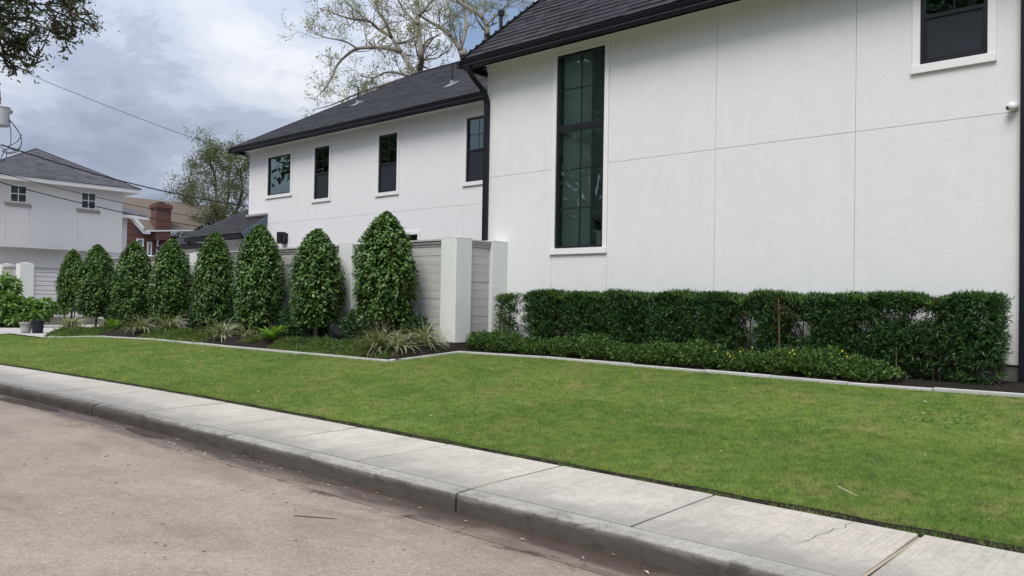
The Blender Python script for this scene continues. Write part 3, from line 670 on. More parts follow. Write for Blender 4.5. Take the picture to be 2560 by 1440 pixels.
rect_tube([(-2.09, 11.70, 6.47), (-2.09, 11.9, 6.3), (-2.09, 12.10, 6.1), (-2.09, 12.145, 5.9), (-2.09, 12.145, .62)], .12, .085, 'downspout', house, M['gutter'])
wb = window(house, YF, *big, 'tall', trim=(.09, .09, .11, .046))
window(house, YF, *upr, 'hung', trim=(.10, .10, .11, .06))
# what stands inside the tall window: wall corner, ledge, white box planter
MB().box(-9.93, YF + .08, 2.55, -8.75, YF + .55, 2.70).build('window_ledge', M['ledge'], wb)
MB().add([(-9.94, YF + .20, 2.4), (-9.42, YF + .42, 2.4), (-9.42, YF + 1.2, 2.4), (-9.94, YF + .20, 6.6), (-9.42, YF + .42, 6.6), (-9.42, YF + 1.2, 6.6)], [(0, 1, 4, 3), (1, 2, 5, 4)]).build('room_wall', M['room'], wb)
MB().box(-9.42, YF + 1.10, 2.4, -8.76, YF + 1.24, 6.6).build('room_wall', M['room_dark'], wb)
ip = thing('box_planter', (-9.0, YF + .3, 2.70), 'white square planter with dark plant inside the tall stair window', 'planter')
MB().prism([(-9.10, YF + .20, 2.702), (-8.86, YF + .20, 2.702), (-8.86, YF + .44, 2.702), (-9.10, YF + .44, 2.702)], (0, 0, .24)).build('pot', M['ledge'], ip, .01)
MB().box(-9.13, YF + .17, 2.943, -8.83, YF + .47, 2.985).build('rim', M['ledge'], ip, .006)
_n = 60; _d = rdir(_n); _d[:, 2] = abs(_d[:, 2]) + .4
link('leaves', leaf_mesh('leaves', np.tile([[-8.98, YF + .32, 2.98]], (_n, 1)) + rng.normal(size=(_n, 3)) * .03, _d, rdir(_n), rng.uniform(.15, .34, _n), .03, M['shrub']), ip)

# rear mass ---------------------------------------------------------------------------------------
YB = 15.3; BL, BR = -26.88, XL + .03; BT = 6.86
W1 = (-25.60, -24.15, 5.20, 6.555); W2 = (-22.74, -21.91, 4.865, 6.575); W3 = (-19.38, -18.51, 4.815, 6.555); W4 = (-15.61, -14.74, 4.815, 6.555); W5 = (-18.40, -17.52, 2.2, 3.50)
bh = [W1, W2, W3, W4, W5]
jx = [-25.62, -22.84, -19.48, -17.42, -15.70]
panel(YB, (BL, BR, ZJ + G, BT), bh).build('stucco_panel', M['stucco_back'], house)
bx = [BL] + jx + [BR]
for a, b in zip(bx[:-1], bx[1:]): panel(YB, (a + G * .6, b - G * .6, .5, ZJ - G), bh).build('stucco_panel', M['stucco_back'], house)
backing(YB, (BL + .004, BR, .5, BT - .004), bh).build('wall_backing', M['groove'], house)
MB().box(BL + .002, YB + .05, .3, BL + .03, 24, BT).build('side_wall', M['stucco_back'], house)
for w, st in ((W1, 'fixed'), (W2, 'hung'), (W3, 'hung'), (W4, 'hung'), (W5, 'fixed')): window(house, YB, *w, st, trim=(.10, .10, .10, .10))
MB().box(BL - .01, YB - .025, 6.76, BR, YB + .008, 6.90).build('frieze_board', M['soffit'], house, .006)
MB().box(BL - .42, 14.83, 6.872, BR, YB + .02, 6.895).build('soffit', M['soffit'], house)
gutter(BL - .45, BR, 14.86, 6.84, 7.0, house); MB().box(BL - .45, 14.861, 6.82, BR, 14.88, 7.02).build('fascia', M['gutter'], house)
gutter_y(BL - .45, 14.735, 25, 6.84, 7.0, house); MB().box(BL - .45, 14.88, 6.872, BL, 25, 6.895).build('soffit', M['soffit'], house)
m2 = .62; E2 = Vector((BL - .50, 14.78, 7.03)); L2 = 4.75; W2_ = 16.4; s2 = math.sqrt(1 + m2 * m2)
broof = MB().add([E2, E2 + Vector((W2_, 0, 0)), E2 + Vector((W2_, L2, L2 * m2)), E2 + Vector((L2, L2, L2 * m2)), E2 + Vector((0, 2 * L2, 0)), E2 + Vector((W2_, 2 * L2, 0))],
                 [(0, 1, 2, 3), (0, 3, 4), (3, 2, 5, 4)]).build('roof', M['shingle'], house)
shingle_face(broof, E2 + Vector((0, -.02, -.008)), (1, 0, 0), (0, 1, m2), W2_, L2 * s2, lambda t: t / s2, lambda t: W2_ - .2, M['shingle'], tabw=.32)
MB().prism([E2 + Vector((L2 - .1, L2 - .12, L2 * m2 - .03)), E2 + Vector((L2 - .1, L2, L2 * m2 + .045)), E2 + Vector((L2 - .1, L2 + .12, L2 * m2 - .03))], (W2_ - L2, 0, 0)).build('ridge_cap', M['shingle_one'], broof)
hp = MB()
for i in range(42):
    a = E2 + Vector((1, 1, m2)) * (i * .113); b_ = a + Vector((1, 1, m2)) * .128; w = Vector((.08, -.08, -.03)); up = Vector((0, 0, .022))
    hp.add([a + w, a + up, a - w, b_ + w, b_ + up * .4, b_ - w], [(0, 1, 4, 3), (1, 2, 5, 4), (0, 2, 1)])
hp.build('hip_cap', M['shingle_one'], broof, kind='stuff')
for x, y in ((-17.38, 16.38), (-22.7, 16.95)):
    z = 7.03 + m2 * (y - 14.78)
    vp = MB().lathe([(.028, z - .1), (.028, z + .55), (.034, z + .555), (.034, z + .58)], x, y, 12).build('vent_pipe', M['black'], broof)
    MB().prism([(x - .17, y - .2, z - .2 * m2 + .006), (x + .17, y - .2, z - .2 * m2 + .006), (x + .17, y + .15, z + .15 * m2 + .006), (x - .17, y + .15, z + .15 * m2 + .006)], (0, 0, .012)).build('flashing', M['lead'], vp)
    MB().lathe([(.09, z - .06), (.05, z + .10), (.04, z + .11)], x, y, 12).build('collar', M['lead'], vp)
# one-storey wing on the left with its rake against the tall wall
m3 = .68; EA = Vector((-29.7, 14.36, 3.84)); LA = 4.0; sA = math.sqrt(1 + m3 * m3)
wr = MB().add([EA, (-25.6, 14.36, 3.84), (-25.6, 14.36 + LA, 3.84 + LA * m3), EA + Vector((LA, LA, LA * m3)), EA + Vector((0, 2 * LA, 0))], [(0, 1, 2, 3), (0, 3, 4)]).build('wing_roof', M['shingle'], house)
shingle_face(wr, EA + Vector((0, -.02, -.006)), (1, 0, 0), (0, 1, m3), 4.1, LA * sA, lambda t: t / sA, lambda t: (4.1 if t < .95 * sA else 2.80), M['shingle'], tabw=.32)
MB().prism([(-25.6, 14.33, 3.62), (-25.6, 14.33, 3.85), (-25.6, 15.296, 4.50), (-25.6, 15.296, 3.98)], (.03, 0, 0)).build('rake_fascia', M['fascia'], house)
MB().box(-26.9, 15.20, 4.53, -25.56, 15.297, 4.60).build('flashing', M['flash'], house)
gutter(EA.x - .05, -25.57, 14.38, 3.64, 3.80, house); MB().box(EA.x, 14.381, 3.62, -25.6, 14.42, 3.82).build('fascia', M['gutter'], house)
panel(14.9, (EA.x + .45, -25.63, .4, 3.70), []).build('stucco_panel', M['stucco_back'], house)
MB().box(EA.x + .45, 14.917, .4, -25.64, 15.29, 3.70).build('wing_wall', M['stucco_back'], house)
MB().box(EA.x + .05, 14.43, 3.66, -25.62, 14.9, 3.68).build('soffit', M['soffit'], house)
EB = Vector((-35.0, 15.7, 3.78)); LB = 5.0
wr2 = MB().add([EB, EB + Vector((9, 0, 0)), EB + Vector((9, LB, LB * .62)), EB + Vector((LB, LB, LB * .62)), EB + Vector((0, 2 * LB, 0))], [(0, 1, 2, 3), (0, 3, 4)]).build('wing_roof', M['shingle'], house)
sB = math.sqrt(1 + .62 ** 2)
shingle_face(wr2, EB + Vector((0, -.02, -.006)), (1, 0, 0), (0, 1, .62), 9, LB * sB, lambda t: t / sB, lambda t: 9, M['shingle'], tabw=.34)
gutter(EB.x - .05, EB.x + 6.4, 15.72, 3.58, 3.74, house); MB().box(EB.x, 15.721, 3.56, EB.x + 6.4, 15.75, 3.78).build('fascia', M['gutter'], house)
MB().box(EB.x + .5, 16.2, .3, -26.95, 19, 3.72).build('wing_wall', M['stucco_back'], house)
rect_tube([(-29.55, 14.33, 3.66), (-29.45, 14.4, 3.5), (-29.2, 14.8, 3.3), (-29.2, 14.86, 3.1), (-29.2, 14.86, .5)], .09, .07, 'downspout', house, M['gutter'])

# wall lamp and camera
lamp = thing('wall_lamp', (-24.3, YB - .1, 3.5), 'black square up and down wall lamp on the rear white wall above the fence', 'wall lamp')
MB().box(-24.60, YB - .03, 3.50, -24.24, YB - .002, 3.82).build('back_plate', M['black'], lamp, .006)
MB().box(-24.53, YB - .27, 3.46, -24.31, YB - .031, 3.86).build('lamp_body', M['black'], lamp, .008)
MB().box(-24.50, YB - .24, 3.852, -24.34, YB - .06, 3.864).build('cap', M['black'], lamp)
MB().box(-24.30, YB - .20, 3.52, -24.26, YB - .05, 3.80).build('side_fin', M['black'], lamp, .004)
sc_ = thing('security_camera', (-2.245, YF - .06, 4.27), 'small white dome security camera on the wall beside the dark downspout', 'camera')
MB().add([(-2.235 + .055 * math.cos(a) * r, YF - d, 4.275 + .055 * math.sin(a) * r) for r, d in ((1, .001), (1, .03), (.8, .04)) for a in np.linspace(0, 2 * math.pi, 18, endpoint=False)],
         [(i * 18 + k, i * 18 + (k + 1) % 18, (i + 1) * 18 + (k + 1) % 18, (i + 1) * 18 + k) for i in range(2) for k in range(18)] + [tuple(range(36, 54))]).build('mount', M['white_plastic'], sc_)
b = MB(); c0 = Vector((-2.245, YF - .085, 4.265)); R_ = .062
vs = [c0 + Vector((math.cos(a) * math.sin(th), math.sin(a) * math.sin(th), math.cos(th))) * R_ for th in np.linspace(.01, math.pi - .01, 12) for a in np.linspace(0, 2 * math.pi, 18, endpoint=False)]
b.add(vs, [(i * 18 + k, i * 18 + (k + 1) % 18, (i + 1) * 18 + (k + 1) % 18, (i + 1) * 18 + k)[::-1] for i in range(11) for k in range(18)]).build('housing', M['white_plastic'], sc_, smooth=True)
ax = Vector((-.75, -.55, -.35)).normalized(); q = ax.to_track_quat('Z', 'Y').to_matrix()
b = MB().lathe([(.026, 0), (.026, .012), (.018, .013)], 0, 0, 14); b.v = [tuple(c0 + ax * (R_ - .008) + q @ Vector(p)) for p in b.v]; b.build('lens', M['black'], sc_)

# ------------------------------------------------------------------ fence with stucco pillars
fence = thing('garden_fence', (-11.4, 10.9, .66), 'whitewashed horizontal board fence between square white stucco pillars', 'fence')
FY = 10.75; FZ0, FZ1 = .80, 2.83
def pillar(x0, x1, y0, y1, parent, z0=FZ0, z1=FZ1, cap=.035, foot=True):
    MB().box(x0, y0, z0, x1, y1, z1).build('pillar', M['stucco_pillar'], parent, .012)
    cx, cy = (x0 + x1) / 2, (y0 + y1) / 2; e = .004
    MB().add([(x0 - e, y0 - e, z1 + .002), (x1 + e, y0 - e, z1 + .002), (x1 + e, y1 + e, z1 + .002), (x0 - e, y1 + e, z1 + .002), (cx, cy, z1 + .002 + cap)], [(0, 3, 2, 1), (0, 1, 4), (1, 2, 4), (2, 3, 4), (3, 0, 4)]).build('pillar_cap', M['stucco_pillar'], parent)
    if foot: MB().box(x0 + .02, y0 + .02, .25, x1 - .02, y1 - .02, z0 - .002).build('footing', M['footing'], parent)
px_ = [(-11.63, -11.2), (-14.97, -14.50), (-18.42, -17.98), (-22.03, -21.6), (-25.4, -24.97), (-28.35, -27.9)]
for a, b in px_: pillar(a, b, FY, FY + .43, fence)
pillar(-11.63, -11.2, 11.76, 12.195, fence)
NB = 11
def boards(a, b, axis, at, parent, mat, z0=FZ0, z1=FZ1 - .16, n=NB, deep=.022, gap=.0018):
    h = (z1 - z0) / n; Lb = b - a
    bm_ = MB().box(-Lb / 2, -deep / 2, -h / 2 + gap, Lb / 2, deep / 2, h / 2 - gap).mesh('plank', mat)
    for i in range(n):
        o = link('plank', bm_, parent); j = random.uniform(-.005, .005)
        c = (a + b) / 2
        o.location = (c, at + j, z0 + h * (i + .5)) if axis == 'X' else (at + j, c, z0 + h * (i + .5))
        if axis == 'Y': o.rotation_euler = (0, 0, math.pi / 2)
def bay(a, b, axis, at, parent, sgn):                         # boards and top rails of one bay; sgn: outward direction
    boards(a, b, axis, at, parent, M['board'])
    def bx(d0, d1, z0, z1, name):
        d0, d1 = at + sgn * d0, at + sgn * d1
        (MB().box(a, d0, z0, b, d1, z1) if axis == 'X' else MB().box(d0, a, z0, d1, b, z1)).build(name, M['cap'], parent, .004)
    bx(-.06, .075, FZ1 - .05, FZ1 - .012, 'cap_rail'); bx(-.02, .05, FZ1 - .105, FZ1 - .052, 'top_rail'); bx(-.02, .028, FZ1 - .155, FZ1 - .107, 'top_rail')
    bx(-.12, -.014, FZ0 - .02, FZ1 - .055, 'rear_backing')
    d0, d1 = at - sgn * .01, at - sgn * .14
    (MB().box(a, d0, .2, b, d1, FZ0 - .03) if axis == 'X' else MB().box(d0, a, .2, d1, b, FZ0 - .03)).build('footing', M['footing'], parent)
for (a0, a1), (b0, b1) in zip(px_[1:], px_[:-1]): bay(a1 + .003, b0 - .003, 'X', FY + .10, fence, -1)
bay(FY + .433, 11.757, 'Y', -11.30, fence, 1)
# the neighbour's fence on the left
nf = thing('neighbour_fence', (-36.9, 11.2, .3), 'white horizontal board fence with square pillars beside the driveway at the far left', 'fence')
def pil2(x0, x1, y0, y1): pillar(x0, x1, y0, y1, nf, .5, 2.84, .04)
pil2(-37.4, -36.9, 10.9, 11.42); pil2(-39.7, -39.2, 10.9, 11.42)
boards(11.423, 16.5, 'Y', -36.98, nf, M['board_far'], .66, 2.68, 11, gap=.011); MB().box(-37.03, 11.43, .66, -37.0, 16.5, 2.63).build('rear_backing', M['groove'], nf); boards(-39.197, -37.403, 'X', 11.0, nf, M['board'], .66, 2.68, 11)  # far fence backing is a dark sheet standing in for shadow lines between boards
MB().box(-37.08, 11.43, 2.70, -36.90, 16.5, 2.74).box(-37.06, 11.43, 2.64, -36.93, 16.5, 2.698).build('cap_rail', M['cap'], nf)
MB().box(-39.19, 10.92, 2.70, -37.41, 11.08, 2.74).build('cap_rail', M['cap'], nf)
MB().box(-37.10, 11.43, .2, -36.92, 16.5, .64).box(-39.19, 10.95, .2, -37.41, 11.1, .64).build('footing', M['footing'], nf)

# ------------------------------------------------------------------ neighbour's white house (left)
nh = thing('neighbour_house', (-43, 13.5, .3), 'two-storey white stucco house with grey hip roof and two small windows at the left', 'house')
NX = -40.0; ny0, ny1, nz0, nz1 = 7.4, 16.14, 3.74, 6.60
def npanel(rect, holes): return panel(NX, rect, holes, .012, 'X')
win = [(11.33, 12.02, 5.60, 6.38), (14.25, 14.93, 5.60, 6.38)]
cuts = [ny0, 11.20, 12.13, 14.13, 15.06, ny1]
npanel((ny0, ny1, 5.53, nz1), win).build('stucco_panel', M['stucco_far'], nh)
for a, b in zip(cuts[:-1], cuts[1:]): npanel((a + .003, b - .003, nz0, 5.527), []).build('stucco_panel', M['stucco_far'], nh)
MB().box(NX - 8, ny0 + .02, nz0, NX - .35, ny1 - .02, nz1 - .02).build('upper_wall', M['stucco_far'], nh)
MB().box(NX - 8, ny0, nz0 - .10, NX - .002, ny1 - .002, nz0 - .003).build('soffit', M['stucco_far'], nh)
MB().box(NX - 8, ny0 - .4, .2, NX - .55, ny1 - .55, nz0 - .10).build('lower_wall', M['stucco_far'], nh)
for a, b, c, d in win:
    w = MB().box(NX - .05, a, c, NX + .012, a + .05, d).box(NX - .05, b - .05, c, NX + .012, b, d).box(NX - .05, a + .05, c, NX + .012, b - .05, c + .05).box(NX - .05, a + .05, d - .05, NX + .012, b - .05, d).build('window', M['trim'], nh)
    ym, zm = (a + b) / 2, (c + d) / 2
    MB().box(NX - .03, ym - .018, c + .05, NX - .008, ym + .018, d - .05).box(NX - .031, a + .05, zm - .018, NX - .009, b - .05, zm + .018).build('muntin', M['trim'], w)
    for y0_, y1_ in ((a + .05, ym - .018), (ym + .018, b - .05)):
        for z0_, z1_ in ((c + .05, zm - .018), (zm + .018, d - .05)): MB().quad((NX - .02, y0_, z0_), (NX - .02, y1_, z0_), (NX - .02, y1_, z1_), (NX - .02, y0_, z1_)).build('pane', M['glass'], w)
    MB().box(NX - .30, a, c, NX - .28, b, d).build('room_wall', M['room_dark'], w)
    MB().prism([(NX, a - .14, c - .16), (NX + .05, a - .12, c - .16), (NX + .10, a - .2, c - .05), (NX + .10, a - .2, c - .005), (NX, a - .2, c - .005)], (0, b - a + .32, 0)).build('sill', M['sill_stone'], w)
MB().box(NX - 8.5, ny0 - .42, 6.56, NX + .40, ny1 + .62, 6.60).build('soffit', M['trim'], nh)
MB().box(NX + .38, ny0 - .44, 6.54, NX + .42, ny1 + .64, 6.72).build('fascia', M['trim'], nh)
MB().box(NX - 8.5, ny1 + .60, 6.54, NX + .379, ny1 + .64, 6.72).build('fascia', M['trim'], nh)
EN = Vector((NX + .44, 9.75, 6.74)); LN = 3.5; mn = .52; sn = math.sqrt(1 + mn * mn)
nr = MB().add([EN, EN + Vector((0, 7.05, 0)), EN + Vector((-LN, 3.52, LN * mn)), EN + Vector((-12, 0, 0)), EN + Vector((-12, 7.05, 0)), EN + Vector((-12, 3.52, LN * mn))], [(0, 1, 2), (1, 4, 5, 2), (3, 0, 2, 5)]).build('roof', M['shingle_far'], nh)
shingle_face(nr, EN + Vector((.01, 0, -.006)), (0, 1, 0), (-1, 0, mn), 7.05, LN * sn, lambda t: t / sn, lambda t: 7.05 - t / sn, M['shingle_far'], tabw=.42, step=.15, thick=.014)
MB().add([(NX + .44, 9.75, 6.74), (NX + .44, ny0 - .5, 6.74), (NX - LN, ny0 - .5, 6.74 + LN * mn * .6), (NX - LN, 12, 6.74 + .3)], [(0, 1, 2, 3)]).build('roof', M['shingle_far'], nh)
for y_, sg in ((0, 1), (7.05, -1)):
    a = EN + Vector((.02, y_, 0)); b_ = EN + Vector((-LN, 3.52, LN * mn + .02)); w = Vector((.10, .10 * sg, 0)); w = Vector((.09, .09 * sg, -.01)) if False else Vector((.07, .07 * -sg * -1, 0))
    MB().add([a + Vector((.0, -.09 * sg, -.01)), a + Vector((0, 0, .03)), a + Vector((-.09, 0, -.01)), b_ + Vector((.0, -.09 * sg, -.02)), b_ + Vector((0, 0, .02)), b_ + Vector((-.09, 0, -.02))], [(0, 1, 4, 3), (1, 2, 5, 4), (0, 2, 1)]).build('hip_cap', M['shingle_far'], nr)
# lower wing roof at its right
MB().box(-47, 16.2, .2, -43.0, 17.6, 5.6).build('wing_wall', M['stucco_far'], nh)
MB().prism([(-42.55, 16.1, 5.75), (-42.55, 18.5, 5.75), (-44.3, 17.3, 6.55), (-44.3, 16.1, 6.55)], (0, 0, .03)).build('roof', M['shingle_far'], nh)
MB().box(-42.58, 16.1, 5.58, -42.54, 18.52, 5.74).build('fascia', M['trim'], nh)

# ------------------------------------------------------------------ brick house behind
bh_ = thing('brick_house', (-54, 23, .3), 'red brick house with brown roof and brick chimney behind the fence', 'house')
MB().prism([(-52, 19.5, .2), (-52, 25.8, .2), (-52, 25.8, 5.55), (-52, 22.3, 5.55), (-52, 20.6, 7.3), (-52, 19.5, 7.3)], (-8, 0, 0)).build('wall', M['brick'], bh_)
br_ = MB().prism([(-52.6, 18.5, 7.78), (-52.6, 28.6, 7.72), (-52.05, 28.6, 5.0), (-52.05, 18.5, 5.0)][::-1], (-.2, 0, 0))
br2 = MB().add([(-51.2, 22.2, 5.72), (-51.2, 25.2, 5.98), (-52.8, 27.5, 7.1), (-56.5, 30, 8.3), (-56.5, 18, 8.35), (-53.8, 20.9, 7.2)], [(0, 1, 2, 3, 4, 5)])
br2.build('roof', M['shingle_brown'], bh_)
MB().prism([(-51.15, 22.15, 5.64), (-51.15, 25.2, 5.90), (-51.15, 25.2, 5.98), (-51.15, 22.15, 5.72)], (-.12, 0, 0)).build('gutter', M['trim'], bh_)
MB().prism([(-51.5, 21.35, 6.50), (-51.5, 22.2, 5.58), (-51.5, 22.35, 5.70), (-51.5, 21.5, 6.62)], (-.1, 0, 0)).build('rake_board', M['trim'], bh_)
ch = MB().box(-52.0, 22.75, 5.2, -51.2, 23.70, 7.1).box(-52.04, 22.71, 7.1, -51.16, 23.74, 7.22).box(-52.08, 22.67, 7.22, -51.12, 23.78, 7.42).box(-51.98, 22.77, 7.42, -51.22, 23.68, 7.52).build('chimney', M['brick'], bh_)
MB().box(-51.8, 23.0, 7.52, -51.4, 23.4, 7.62).build('flue', M['black'], ch)
rect_tube([(-51.3, 22.85, 5.6), (-51.3, 22.95, 5.4), (-51.75, 23.15, 5.25), (-51.9, 23.18, 5.1), (-51.9, 23.18, .4)], .1, .1, 'downspout', bh_, M['trim'])
for a, b, c, d in ((21.95, 22.25, 4.78, 5.15), (22.62, 22.78, 4.2, 4.98), (24.3, 24.8, 4.2, 5.2)):
    w = MB().box(-51.99, a - .07, c - .07, -51.93, b + .07, c).box(-51.99, a - .07, d, -51.93, b + .07, d + .07).box(-51.99, a - .07, c, -51.93, a, d).box(-51.99, b, c, -51.93, b + .07, d).build('window', M['trim'], bh_)
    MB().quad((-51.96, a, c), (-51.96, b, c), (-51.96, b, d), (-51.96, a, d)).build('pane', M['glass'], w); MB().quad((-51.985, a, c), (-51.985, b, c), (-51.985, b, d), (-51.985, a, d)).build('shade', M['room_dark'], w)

# ------------------------------------------------------------------ pole, transformer and cables
pole = thing('utility_pole', (-38.05, 10.12, .3), 'wooden utility pole at the far left edge carrying the cables', 'utility pole')
MB().lathe([(.16, .2), (.11, 13.2)], -38.05, 10.10, 14).build('post', M['pole'], pole, smooth=True)
MB().box(-38.12, 9.2, 11.4, -37.98, 11.1, 11.55).build('cross_arm', M['pole'], pole)
tf = thing('transformer', (-37.85, 10.38, 8.45), 'grey cylindrical transformer hanging on the utility pole', 'transformer')
MB().lathe([(.27, 8.46), (.29, 8.50), (.29, 9.18), (.31, 9.2), (.31, 9.25), (.12, 9.33)], -37.86, 10.36, 20).build('tank', M['tank'], tf)
MB().lathe([(.05, 9.33), (.075, 9.45), (.05, 9.5), (.075, 9.58), (.045, 9.7), (.03, 9.95)], -37.88, 10.26, 10).build('bushing', M['ceramic'], tf)
MB().box(-37.62, 10.58, 8.98, -37.52, 10.66, 9.12).build('terminal', M['ceramic'], tf)
def catenary(a, b, sag, n=26):
    a, b = Vector(a), Vector(b); return [a.lerp(b, i / n) - Vector((0, 0, 4 * sag * (i / n) * (1 - i / n))) for i in range(n + 1)]
def ray_pt(x, y, d): return tuple(cam.matrix_world.translation + (_R @ Vector((x - 1280, 720 - y, -FPX)).normalized()) * d)
def cable(a, b, sag, r, mat, label):
    o = MB().tube(catenary(a, b, sag), r, 5).build('cable', mat); tag(o, label, 'cable', 'cables strung from the utility pole')
cable((-37.6, 9.88, 11.1), (-36.5, 21.3, 8.45), .16, .012, M['wire_grey'], 'highest thin cable rising above the grey neighbour roof')
cable((-37.95, 10.4, 7.72), (-39.6, 24.2, 6.5), .40, .030, M['wire'], 'thick black cable crossing the grey neighbour roof')
cable((-37.9, 10.05, 6.60), (-38.5, 22.4, 5.35), .22, .016, M['wire'], 'upper of two thin cables across the neighbour wall')
cable((-37.9, 10.05, 6.22), (-38.5, 22.2, 4.92), .24, .022, M['wire'], 'lower of two thin cables across the neighbour wall')
loops = MB()
for pts in ([(22, 296), (27, 330), (26, 360), (14, 374), (0, 366)], [(24, 300), (44, 325), (54, 352), (44, 378), (18, 384), (4, 376)], [(24, 302), (40, 320), (53, 345), (50, 368), (24, 382), (10, 372)], [(0, 362), (20, 366), (45, 352), (54, 335)], [(10, 378), (2, 398), (4, 408), (16, 392), (14, 372)], [(48, 378), (20, 372), (8, 378)]):
    P = [Vector(ray_pt(x, y, 39.4 + .25 * math.sin(i * 1.7))) for i, (x, y) in enumerate(pts)]
    Q = []
    for i in range(len(P) - 1):
        p0, p1, p2, p3 = P[max(i - 1, 0)], P[i], P[i + 1], P[min(i + 2, len(P) - 1)]
        for k in range(6):
            u = k / 6; Q.append(.5 * ((2 * p1) + (p2 - p0) * u + (2 * p0 - 5 * p1 + 4 * p2 - p3) * u * u + (3 * p1 - p0 - 3 * p2 + p3) * u ** 3))
    loops.tube(Q + [P[-1]], .016, 5)
loops.build('lead_wires', M['wire'], tf)

# ------------------------------------------------------------------ plants
def topiary(x, y, zg, ztop, zbot, R, seed, label, trunk_r=.045, stakes=True, lean=0, squash=1.0):
    r = np.random.default_rng(seed)
    R = R * .95; e = thing('clipped_tree', (x, y, zg), label, 'tree', 'clipped bullet-shaped trees along the fence')
    n = int(13500 * (R / .6) * ((ztop - zbot) / 2.2)); t = r.random(n) ** .95; t0 = .30
    ph = r.random(n) * 2 * math.pi
    up = np.clip((t - t0) / (1 - t0), 0, 1)
    prof = np.where(t < t0, .80 + .20 * (t / t0), (1 - up ** 2.35) ** .74)
    lump = 1 + .05 * np.sin(3 * ph + 7 * t + seed) + .05 * np.sin(5 * ph - 11 * t + 2 * seed) + .045 * np.sin(9 * ph + 17 * t + seed) + .03 * np.sin(14 * ph - 23 * t)
    rad = R * prof * lump * (1 - np.abs(r.normal(size=n)) * .17) + .02 * r.normal(size=n)
    q_ = np.sin(4.7 * ph + 9.1 * t + seed) * np.sin(7.3 * ph - 13.7 * t + 1.7 * seed) + .6 * np.sin(11 * ph + 21 * t)
    rad = np.where(q_ > .42, rad * r.uniform(.62, .92, n), rad)          # pockets where the clipped surface sinks in
    rad = np.maximum(rad, 0) * (1 + (r.random(n) < .03) * r.uniform(0, .14, n))
    z = zbot + t * (ztop - zbot) + (t < .08) * r.normal(size=n) * .06
    P = np.stack([x + rad * np.cos(ph) + lean * t, y + rad * np.sin(ph) * squash, z], 1)
    out = np.stack([np.cos(ph), np.sin(ph), .25 + 1.1 * up ** 2], 1)
    N = nrm(out * .55 + np.array([0, 0, .75]) + r.normal(size=(n, 3)) * .42); D = r.normal(size=(n, 3)) * .55 + np.array([0, 0, -.45]) + out * .75
    D = D - N * (D * N).sum(1, keepdims=True)
    L = r.uniform(.055, .092, n)
    ni = n // 4; q = r.random(ni); k = r.integers(0, n, ni); s_ = (.30 + .45 * q)[:, None]
    Pi = np.stack([x + (P[k, 0] - x) * s_[:, 0], y + (P[k, 1] - y) * s_[:, 0], P[k, 2] * .97 + .03 * zbot], 1)          # shaded leaves deeper in the crown
    P = np.concatenate([P, Pi]); D = np.concatenate([D, r.normal(size=(ni, 3))]); N = np.concatenate([N, nrm(r.normal(size=(ni, 3)))]); L = np.concatenate([L, r.uniform(.10, .15, ni)])
    cr = link('crown', leaf_mesh('crown', P, D, N, L, L * .6, M['topiary'], .12, .15), e)
    b = MB(); b.tube([(x, y, zg - .1), (x + .01, y, zg + .5), (x - .01, y + .01, (zbot + ztop) / 2), (x, y, ztop - .3)], [trunk_r, trunk_r * .85, trunk_r * .6, .01], 8)
    for k in range(22):
        a = r.random() * 6.28; zz = zbot + .1 + r.random() * (ztop - zbot) * .7; q = R * .75
        b.tube([(x, y, zz - .15), (x + math.cos(a) * q * .5, y + math.sin(a) * q * .5, zz), (x + math.cos(a) * q, y + math.sin(a) * q, zz + .12)], [.014, .010, .004], 5)
    b.build('trunk', M['bark_pale'] if stakes != 'dark' else M['bark_dark'], e, smooth=True)
    return e
trees = [
 (-28.9, 10.10, .40, 3.06, 1.12, .46, 'leftmost clipped tree with bare trunk between two dark stakes'),
 (-26.83, 10.10, .56, 3.17, .98, .60, 'clipped tree next to the leftmost one, standing above a small fern'),
 (-24.11, 10.10, .68, 3.17, .95, .57, 'clipped tree behind the variegated clump pair, in front of the neighbour wall'),
 (-21.72, 10.10, .70, 3.14, 1.02, .56, 'clipped tree just left of the white fence pillar under the low dark roof'),
 (-19.32, 10.10, .70, 3.22, 1.00, .52, 'narrow clipped tree in front of the low dark wing roof'),
 (-17.2, 10.10, .70, 3.30, 1.04, .60, 'broad clipped tree left of the black wall lamp'),
 (-14.85, 10.10, .70, 3.09, 1.12, .59, 'clipped tree between the black wall lamp and a white pillar'),
 (-12.47, 10.05, .70, 3.30, 1.28, .63, 'tallest clipped tree, nearest the fence corner pillar')]
for i, (x, y, zg, zt, zb, R, lb) in enumerate(trees): topiary(x, y, zg, zt, zb, R, 11 + i * 7, lb, .035 + .012 * (i == 7) + .01 * (i in (3, 6)), 'dark' if i == 0 else True)
def stake(base, tip, mat, label, r=.016):
    o = MB().tube([base, tip], r, 7).build('tree_stake', mat); tag(o, label, 'stake', 'stakes tied beside the clipped trees')
stake((-29.25, 10.0, .3), (-29.25, 10.0, 1.5), M['bark_dark'], 'dark stake left of the leftmost trunk', .022); stake((-28.5, 10.05, .3), (-28.5, 10.05, 1.5), M['bark_dark'], 'dark stake right of the leftmost trunk', .022)
